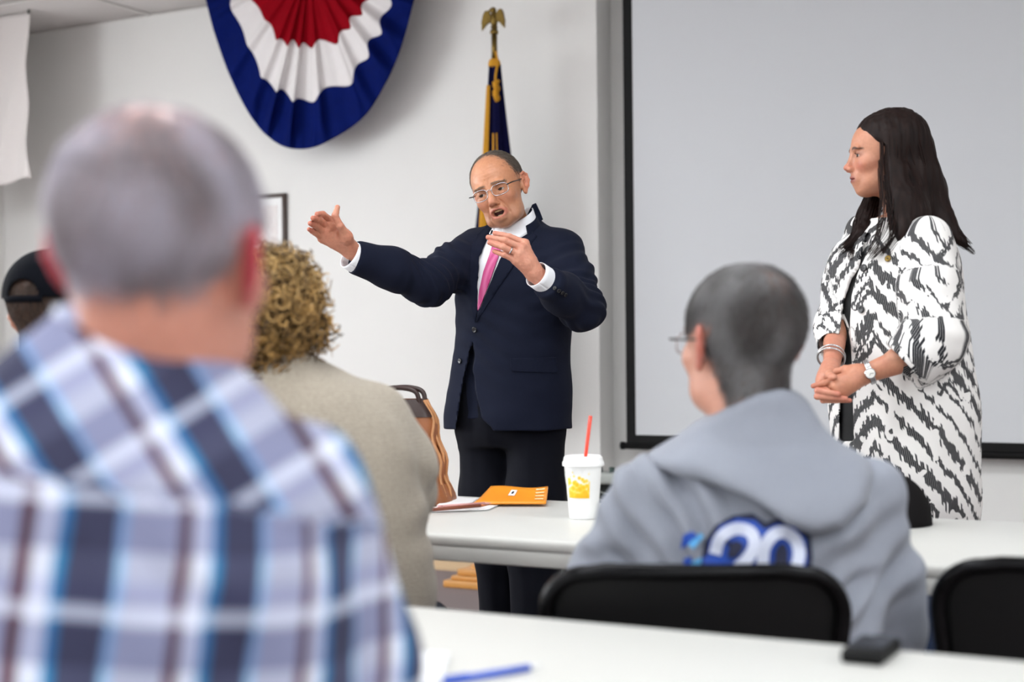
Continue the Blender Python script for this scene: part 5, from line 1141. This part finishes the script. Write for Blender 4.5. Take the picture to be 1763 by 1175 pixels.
shl_ = [P(-45, 740, YP + .05), P(-150, 1060, YP + .07), P(-150, 1230, YP + .09)]; PF.chain(shl_[:2] + [shl_[2], shl_[2] + Vector((.06, .22, .0))], [.056, .055, .052, .042], .03)
v, f, n_ = uvmesh(PF, ((.006, (8, 8, 6), 41), (.003, (18, 18, 10), 42)), ((A2(P(560, 900, YP - .05)), Vector((.6, 0, .8)), .004, 80, .09, 43), (A2(P(420, 1020, YP - .09)), Vector((.8, 0, .6)), .0035, 70, .12, 44)))
X_, Z_ = proj(v[:, 0], v[:, 1], v[:, 2]); s_ = YP / FPX; yoke = Z_ < 850 + (X_ - 235) * .14
u0 = (X_ + (Z_ - 900) * .155 - 77) * s_ + (v[:, 1] - YP) * .5; v0 = v[:, 2] + .05 * (v[:, 0] - xc); ca, sa = math.cos(R(-31)), math.sin(R(-31)); ux = (X_ - 190) * s_; uz = (Z_ - 850) * s_
uv = np.stack([u0, v0], 1); uv[yoke] = np.stack([((X_ - 90) * .854 - (Z_ - 700) * .52) * s_ * 1.12, ((X_ - 90) * .52 + (Z_ - 700) * .854) * s_], 1)[yoke]
from_np('shirt', v, f, M['plaid'], pp, uv=uv)
def collf(u, vv):
    a = R(100) - R(340) * u; c = P(240, 592, YP - .004); r1 = .068 + .012 * vv; hgt = .034 * (1 - vv) + .010 - .008 * vv; q_ = Vector((math.cos(a) * r1, math.sin(a) * r1 * .95, 0)); return c + q_ + Vector((0, 0, hgt - .13 * q_.x - .05 * q_.y - .022))
cv = sheet('shirt_collar', collf, 60, 8, M['plaid'], pp, thick=.004); me = cv.data; ul = me.uv_layers.new(name='UVMap')
for l in me.loops: co = me.vertices[l.vertex_index].co; ul.data[l.index].uv = (co.z * .5 + .028 + .07 * co.x, co.x * .9)
M['slacks'] = pm('dark_slacks', (40, 42, 52), .85, nscale=200, namt=.2); legs(pp, Vector((xc, YP + .03, 0)), R(169), M['slacks'], spread=.09)
chair((xc + .01, YP + .02), R(-11), 'black chair under the person in the plaid shirt', True)
# ------------------------------------------------------------------ grey hoodie
YH = 2.29; ph = empty('person', (P(1300, 800, YH).x, YH, 0)); tag(ph, 'person in grey hooded sweatshirt with a blue 20 print, seen from behind', 'person')
hh = Head(P(1277, 598, YH), rot3(R(203), R(-3), R(0)), 1.06, .0034, neck=(0, .02, .058))
def full(p):
    x, y, z = p.T; m_ = 1 / (1 + np.exp(-(y + .055) / .005)); m_ *= 1 / (1 + np.exp(-(z - (.03 - .105 * np.clip((y - .0) / .05, 0, 1))) / .004)); m_ *= (np.abs(x) < .0745) | (z > .04); return m_
whorl = lambda p: full(p) * (1 - .55 * np.exp(-(((p[:, 0] + .01) / .022) ** 2 + ((p[:, 1] - .075) / .03) ** 2 + ((p[:, 2] - .095) / .022) ** 2)))
chd = hh.colours((206, 150, 128), ear=(200, 120, 104), hair=(92, 84, 82), hairmask=lambda p: .92 * whorl(p))
plain_body('body', hh, chd, [(P(1290, 740, YH), P(1300, 1100, YH), .06, .11), (P(1300, 1100, YH), Vector((P(1300, 1100, YH).x, YH, .58)), .11, .12)], ph, [(Vector((P(1298, 800, YH).x - .10, YH + .30, .685)), (.15, 1), -1, P(1030, 1050, YH + .10)), (Vector((P(1298, 800, YH).x + .10, YH + .30, .685)), (-.15, 1), 1, P(1525, 1090, YH + .06))])
hh.scalp_strands(whorl, 12000, .024, [(70, 64, 62), (42, 37, 36), (110, 106, 106), (160, 158, 160)], .004, backflow(-.01, .06, 0), .0005, ph, seed=9, patch=20)
spectacles(hh, ph, M['silver'], M['lens'], 'spectacles', y0=-.112)
M['hoodie'] = pm('grey_sweatshirt', (142, 146, 157), .95, nscale=500, namt=.18, bump=.25, bscale=600, spec=.1, sheen=.15)
xh = P(1298, 800, YH).x
hl = Loft(dense([(.44, xh, YH + .01, .19, .14, 2.4), (.62, xh, YH + .01, .195, .14, 2.4)] + [row(x_, y_, YH + .0, r1, r2, 2.3) for x_, y_, r1, r2 in ((1298, 1080, .200, .138), (1300, 980, .200, .134), (1302, 900, .192, .128), (1302, 850, .178, .118), (1302, 810, .150, .105), (1300, 775, .115, .092), (1296, 745, .082, .078), (1292, 715, .066, .068), (1290, 690, .06, .064))]), R(-5))
lo = np.array([P(950, 1000, YH).x - .03, YH - .2, .46]); hi = np.array([P(1590, 1000, YH).x + .05, YH + .5, P(1300, 650, YH).z]); HF = Field(lo, hi, .0062); HF.put(hl, lo, hi, 0)
HF.chain([P(1120, 850, YH + .0), P(1042, 990, YH + .05), P(1030, 1050, YH + .10), Vector((xh - .105, YH + .28, .688))], [.060, .062, .056, .044], .035)
HF.chain([P(1495, 850, YH), P(1520, 1000, YH + .03), P(1525, 1090, YH + .06), Vector((xh + .105, YH + .28, .688))], [.060, .060, .056, .044], .035)
hv, hf, n_ = uvmesh(HF, ((.009, (7, 7, 6), 51), (.007, (17, 17, 9), 52)), ((A2(P(1150, 880, YH - .1)), Vector((.8, 0, .6)), .012, 140, .12, 53), (A2(P(1430, 960, YH - .12)), Vector((-.6, 0, .8)), .009, 110, .10, 56), (A2(P(1490, 1010, YH - .05)), Vector((-.5, 0, .85)), .012, 80, .11, 54), (A2(P(1060, 960, YH)), Vector((.3, 0, .95)), .005, 90, .08, 55)))
from_np('sweatshirt', hv, hf, M['hoodie'], ph); htree = bvh(hv, hf)
hood = [(1086, 776), (1150, 742), (1205, 716), (1250, 694), (1300, 676), (1345, 668), (1395, 688), (1450, 730), (1498, 776), (1506, 820), (1490, 868), (1450, 905), (1405, 916), (1355, 904), (1290, 864), (1210, 826), (1140, 806), (1090, 794)]
lo2 = np.array([P(1070, 800, YH).x, YH - .22, P(1300, 930, YH - .1).z]); hi2 = np.array([P(1520, 800, YH).x, YH + .12, P(1300, 655, YH).z]); HD = Field(lo2, hi2, .0052)
XX = np.broadcast_arrays(HD.ax[0][:, None, None], HD.ax[1][None, :, None], HD.ax[2][None, None, :]); nkc = P(1283, 690, YH + .01)
dtor = np.minimum(hl(*XX), np.sqrt((XX[0] - nkc.x) ** 2 + (XX[1] - nkc.y) ** 2) - .066); kq = .05; hq = np.maximum(kq - np.abs(hl(*XX) - dtor), 0) / kq
pdh = poly_d(hood)(*XX) * (YH / FPX); thick_ = .032 + .030 * np.clip((P(1300, 760, YH).z - XX[2]) / .12, 0, 1); a_ = dtor - thick_; b_ = pdh
kk_ = .028; h_ = np.maximum(kk_ - np.abs(a_ - b_), 0) / kk_; fin = np.maximum(a_, b_) + h_ * h_ * kk_ * .25
inner = np.sqrt((XX[0] - nkc.x) ** 2 + ((XX[1] - nkc.y - .012)) ** 2) - .060; inner = np.maximum(inner, P(1300, 745, YH).z - XX[2]); fin = np.maximum(fin, -inner); HD.f = fin.astype(np.float32)
v, f, n_ = uvmesh(HD, ((.011, (7, 7, 9), 61), (.004, (16, 16, 20), 62))); from_np('hood', v, f, M['hoodie'], ph)
# print on the back: a blue 20
M['pblue'] = pm('print_blue', (22, 74, 176), .6); M['pdark'] = pm('print_dark', (24, 30, 60), .7); M['pwhite'] = pm('print_white', (214, 220, 240), .7); M['plblue'] = pm('print_light_blue', (96, 176, 232), .7)
two = [(1231, 955), (1240, 927), (1266, 911), (1292, 917), (1299, 938), (1288, 961), (1268, 980), (1258, 992)]; zero = [(1313, 975), (1316, 944), (1331, 922), (1351, 917), (1370, 931), (1376, 955), (1368, 980), (1345, 992), (1320, 985), (1313, 970)]
decal('print_ground', [(1205, 975), (1212, 935), (1232, 905), (1262, 888), (1296, 884), (1318, 900), (1340, 893), (1372, 900), (1396, 925), (1400, 962), (1392, 1000), (1300, 1006), (1215, 1004)], htree, .004, 0, M['pdark'], ph, 8, sm=14)
decal('print_edge', [(1216, 972), (1222, 932), (1240, 906), (1268, 893), (1300, 896), (1316, 912), (1338, 902), (1368, 908), (1388, 930), (1390, 965), (1384, 998), (1250, 1000), (1222, 998)], htree, .006, 0, M['pblue'], ph, 8, sm=14)
decal('print_digit', stroke(two, 21), htree, .010, 0, M['pwhite'], ph, 6, sm=14); decal('print_digit', stroke(zero, 21), htree, .010, 0, M['pwhite'], ph, 6, sm=14)
decal('print_counter', [(1333, 975), (1335, 950), (1343, 937), (1352, 937), (1357, 950), (1356, 975), (1345, 980)], htree, .0115, 0, M['pdark'], ph, 6, sm=14)
decal('print_counter', [(1252, 958), (1256, 940), (1266, 931), (1279, 936), (1279, 946), (1268, 960), (1258, 962)], htree, .0115, 0, M['pdark'], ph, 6, sm=14)
for pts in ([(1176, 922), (1192, 915), (1202, 924), (1186, 938), (1172, 946)], [(1176, 964), (1190, 958), (1194, 980), (1180, 984)], [(1212, 958), (1226, 962), (1222, 990), (1208, 986)]): decal('print_splash', pts, htree, .006, 0, M['pblue'], ph, 6, sm=14)
for pts in ([(1184, 938), (1206, 918), (1212, 924), (1194, 946)], [(1190, 968), (1208, 960), (1206, 984), (1192, 986)], [(1246, 984), (1264, 972), (1268, 982), (1252, 996)]): decal('print_splash', pts, htree, .0065, 0, M['plblue'], ph, 6, sm=14)
M['jeans2'] = pm('blue_jeans', (44, 58, 88), .85, nscale=200, namt=.3); legs(ph, Vector((xh, YH + .03, 0)), R(180), M['jeans2'])
cA = P(1176, 985, 2.13); chair((cA.x + .03, 2.13 + .215), R(-4), 'black chair under the person in the grey hooded sweatshirt')
cB = P(1950, 985, 2.10); chair((cB.x, 2.10 + .255), R(-12), 'empty black chair beside the person in the grey hooded sweatshirt')
# ------------------------------------------------------------------ curly hair, beige cardigan
YC = 2.65; pc = empty('person', (P(520, 800, YC).x, YC, 0)); tag(pc, 'person with curly blonde hair in beige knitted cardigan, seen from behind', 'person')
hcu = Head(P(468, 556, YC), rot3(R(172), R(-2), 0), .95, .004, neck=(0, .02, .052), female=True); cc_ = hcu.colours((206, 150, 126), hair=(110, 82, 50), hairmask=lambda p: full(p))
xb = P(515, 800, YC).x
plain_body('body', hcu, cc_, [(P(485, 640, YC), P(515, 900, YC), .06, .12), (P(515, 900, YC), Vector((xb, YC, .6)), .12, .13)], pc, [(Vector((xb + .10, YC + .33, .69)), (-.1, 1), 1, P(694, 845, YC + .10)), (Vector((xb - .10, YC + .33, .69)), (.15, 1), -1, P(335, 880, YC + .10))])
rg_ = np.random.default_rng(12); ps = []; cs2 = []; rs = []
cand = hcu.lv[(full(hcu.lv) > .5) | ((hcu.lv[:, 2] > -.08) & (hcu.lv[:, 1] > .0) & (np.abs(hcu.lv[:, 0]) > .05))]; cen = np.array([0, .02, .02])
for k in range(1300):
    p0 = cand[rg_.integers(len(cand))]; d = p0 - cen; d = d / np.linalg.norm(d); L = rg_.uniform(.03, .055) * (1.1 if p0[2] < .02 else .85); dirn = d * .75 + rg_.normal(0, .45, 3) + np.array([0, 0, -.35]); dirn /= np.linalg.norm(dirn)
    a_ = np.cross(dirn, rg_.normal(0, 1, 3)); a_ /= np.linalg.norm(a_); b_ = np.cross(dirn, a_); tq = np.linspace(0, 1, 16); rad = rg_.uniform(.007, .015); turns = rg_.uniform(1.0, 2.2); ph0 = rg_.uniform(0, 6.28)
    ps.append(p0 + d * .004 + dirn * (tq * L)[:, None] + rad * np.sqrt(tq)[:, None] * (np.cos(tq * turns * 6.28 + ph0)[:, None] * a_ + np.sin(tq * turns * 6.28 + ph0)[:, None] * b_)); w = rg_.random() ** 1.1 * np.clip(.45 + (p0[2] + .08) / .14, .3, 1); hgt = np.clip((p0[2] + .06) / .16, 0, 1)
    c0, c1, c2_ = np.array(lin((58, 38, 18))), np.array(lin((196, 150, 84))), np.array(lin((232, 196, 132))); cs2.append(c0 * (1 - w) + (c1 * (1 - hgt * .6) + c2_ * hgt * .6) * w); rs.append(rg_.uniform(.0016, .0040))
strands('curly_hair', hcu.w(np.array(ps)), np.array(rs), np.array(cs2), pc, M['hair'], sides=4)
t = NT('beige_knit'); v_ = t.coord('Object'); wv = t.n('ShaderNodeTexWave', wave_type='BANDS', bands_direction='Z'); wv.inputs['Scale'].default_value = 45; wv.inputs['Distortion'].default_value = 3; t.l(v_, wv.inputs['Vector']); nn_ = t.noise(220, 4, v_)
t.base(t.mix(nn_, lin((134, 125, 112)), lin((188, 178, 164)))); t.set(roughness=1); t.b.inputs['Specular IOR Level'].default_value = .05; t.b.inputs['Sheen Weight'].default_value = .2; t.bump(t.math('ADD', t.math('MULTIPLY', wv.outputs[0], .6), nn_), .5, .003); M['knit'] = t.m
cl2 = Loft(dense([(.44, xb, YC + .02, .235, .165, 2.3), (.60, xb, YC + .02, .24, .165, 2.3)] + [row(x_, y_, YC, r1, r2, 2.2) for x_, y_, r1, r2 in ((528, 1000, .245, .16), (526, 900, .232, .155), (522, 820, .222, .15), (520, 760, .212, .145), (516, 700, .180, .13), (512, 665, .140, .112), (505, 640, .100, .09), (492, 618, .068, .07), (486, 605, .058, .06))]), R(-12))
lo = np.array([xb - .36, YC - .22, .46]); hi = np.array([xb + .36, YC + .5, P(500, 600, YC).z]); CF = Field(lo, hi, .0068); CF.put(cl2, lo, hi, 0)
CF.chain([P(640, 716, YC + .02), P(690, 800, YC + .05), P(694, 845, YC + .10), Vector((xb + .105, YC + .31, .695))], [.066, .068, .060, .05], .03); CF.chain([P(395, 725, YC + .02), P(335, 830, YC + .05), P(335, 880, YC + .10), Vector((xb - .105, YC + .31, .695))], [.066, .068, .062, .05], .03)
v, f, n_ = uvmesh(CF, ((.009, (6, 6, 6), 71), (.004, (14, 14, 12), 72)), ((A2(P(700, 880, YC)), Vector((.2, 0, 1)), .006, 70, .09, 73),)); from_np('cardigan', v, f, M['knit'], pc)
legs(pc, Vector((xb, YC + .03, 0)), R(170), M['slacks']); chair((xb, YC + .07), R(-12), 'black chair under the person in the beige cardigan')
# ------------------------------------------------------------------ dark cap
YK = 2.95; pk = empty('person', (P(95, 800, YK).x, YK, 0)); tag(pk, 'person in navy ball cap and dark jacket, seen from behind', 'person')
hk = Head(P(97, 549, YK), rot3(R(166), 0, 0), 1.02, .0045, neck=(0, .02, .056)); ck = hk.colours((190, 136, 112), hair=(46, 36, 32), hairmask=lambda p: .9 * full(p)); plain_body('body', hk, ck, [(P(95, 640, YK), P(95, 900, YK), .06, .11), (P(95, 900, YK), Vector((P(95, 900, YK).x, YK, .6)), .11, .12)], pk, [(Vector((P(95, 800, YK).x + .15 + s_ * .095, YK + .30 - s_ * .05, .69)), (.47, .88), s_, Vector((P(95, 800, YK).x + s_ * .21, YK + .05 - s_ * .09, .74))) for s_ in (-1, 1)])
hk.scalp_strands(lambda p: full(p) * (p[:, 2] < .07), 5000, .018, [(40, 30, 28), (74, 58, 50), (28, 22, 22), (120, 92, 76)], .003, backflow(0, .02, 0), .0006, pk, seed=10)
rk = Matrix(hk.R.tolist()); kc_ = hk.w(np.array([[0, .018, .040]]))[0]
cap_dome('cap', M['navycap'], pk, kc_, .0875, .108, .100, hole=lambda q_: q_.y > 0 and math.hypot(q_.x / .034, (q_.z - .0) / .036) < 1, rot=rk)
def kbrim(u, vv): a = R(-60) + R(120) * u; r_ = .104 + .07 * vv * max(.05, math.cos(a)) ** .7; return Vector(kc_) + rk @ Vector((r_ * math.sin(a) * .84, -r_ * math.cos(a), .004 - .012 * vv * abs(2 * u - 1) ** 2))
sheet('cap_brim', kbrim, 24, 6, M['navycap'], pk, thick=.003)
tube('cap_strap', [Vector(kc_) + rk @ Vector((.088 * math.sin(a), .1085 * math.cos(a), -.004)) for a in np.linspace(R(-27), R(27), 14)], .007, M['navycap'], pk, 8, world=True, squash=((0, 0, 1), 1.0)); pyobj('cap_button', *[ell_mesh((0, 0, 0), (.007, .007, .004))[0] and (np.array(ell_mesh((0, 0, 0), (.007, .007, .004))[0]) + kc_ + np.array([0, 0, .102])), ell_mesh((0, 0, 0), (1, 1, 1))[1]], M['navycap'], pk, True, True)
xk = P(95, 800, YK).x; M['darkjacket'] = pm('dark_jacket', (26, 27, 32), .9, nscale=200, namt=.2)
kl = Loft(dense([(.44, xk, YK, .19, .14, 2.3)] + [row(95, y_, YK, r1, r2, 2.3) for y_, r1, r2 in ((1000, .195, .14), (860, .19, .13), (760, .175, .12), (700, .13, .1), (660, .085, .082), (635, .06, .066))]), R(-28)); lo = np.array([xk - .3, YK - .22, .46]); hi = np.array([xk + .3, YK + .45, P(95, 620, YK).z]); KF = Field(lo, hi, .009); KF.put(kl, lo, hi, 0)
for s in (-1, 1): KF.chain([Vector((xk + s * .18, YK + .0 - s * .08, .93)), Vector((xk + s * .21, YK + .05 - s * .09, .74)), Vector((xk + .14 + s * .098, YK + .28 - s * .052, .695))], [.058, .056, .044], .03)
v, f, n_ = uvmesh(KF); from_np('jacket', v, f, M['darkjacket'], pk); legs(pk, Vector((xk, YK + .03, 0)), R(152), M['slacks']); chair((xk + .02, YK + .07), R(-28), 'black chair under the person in the navy ball cap')
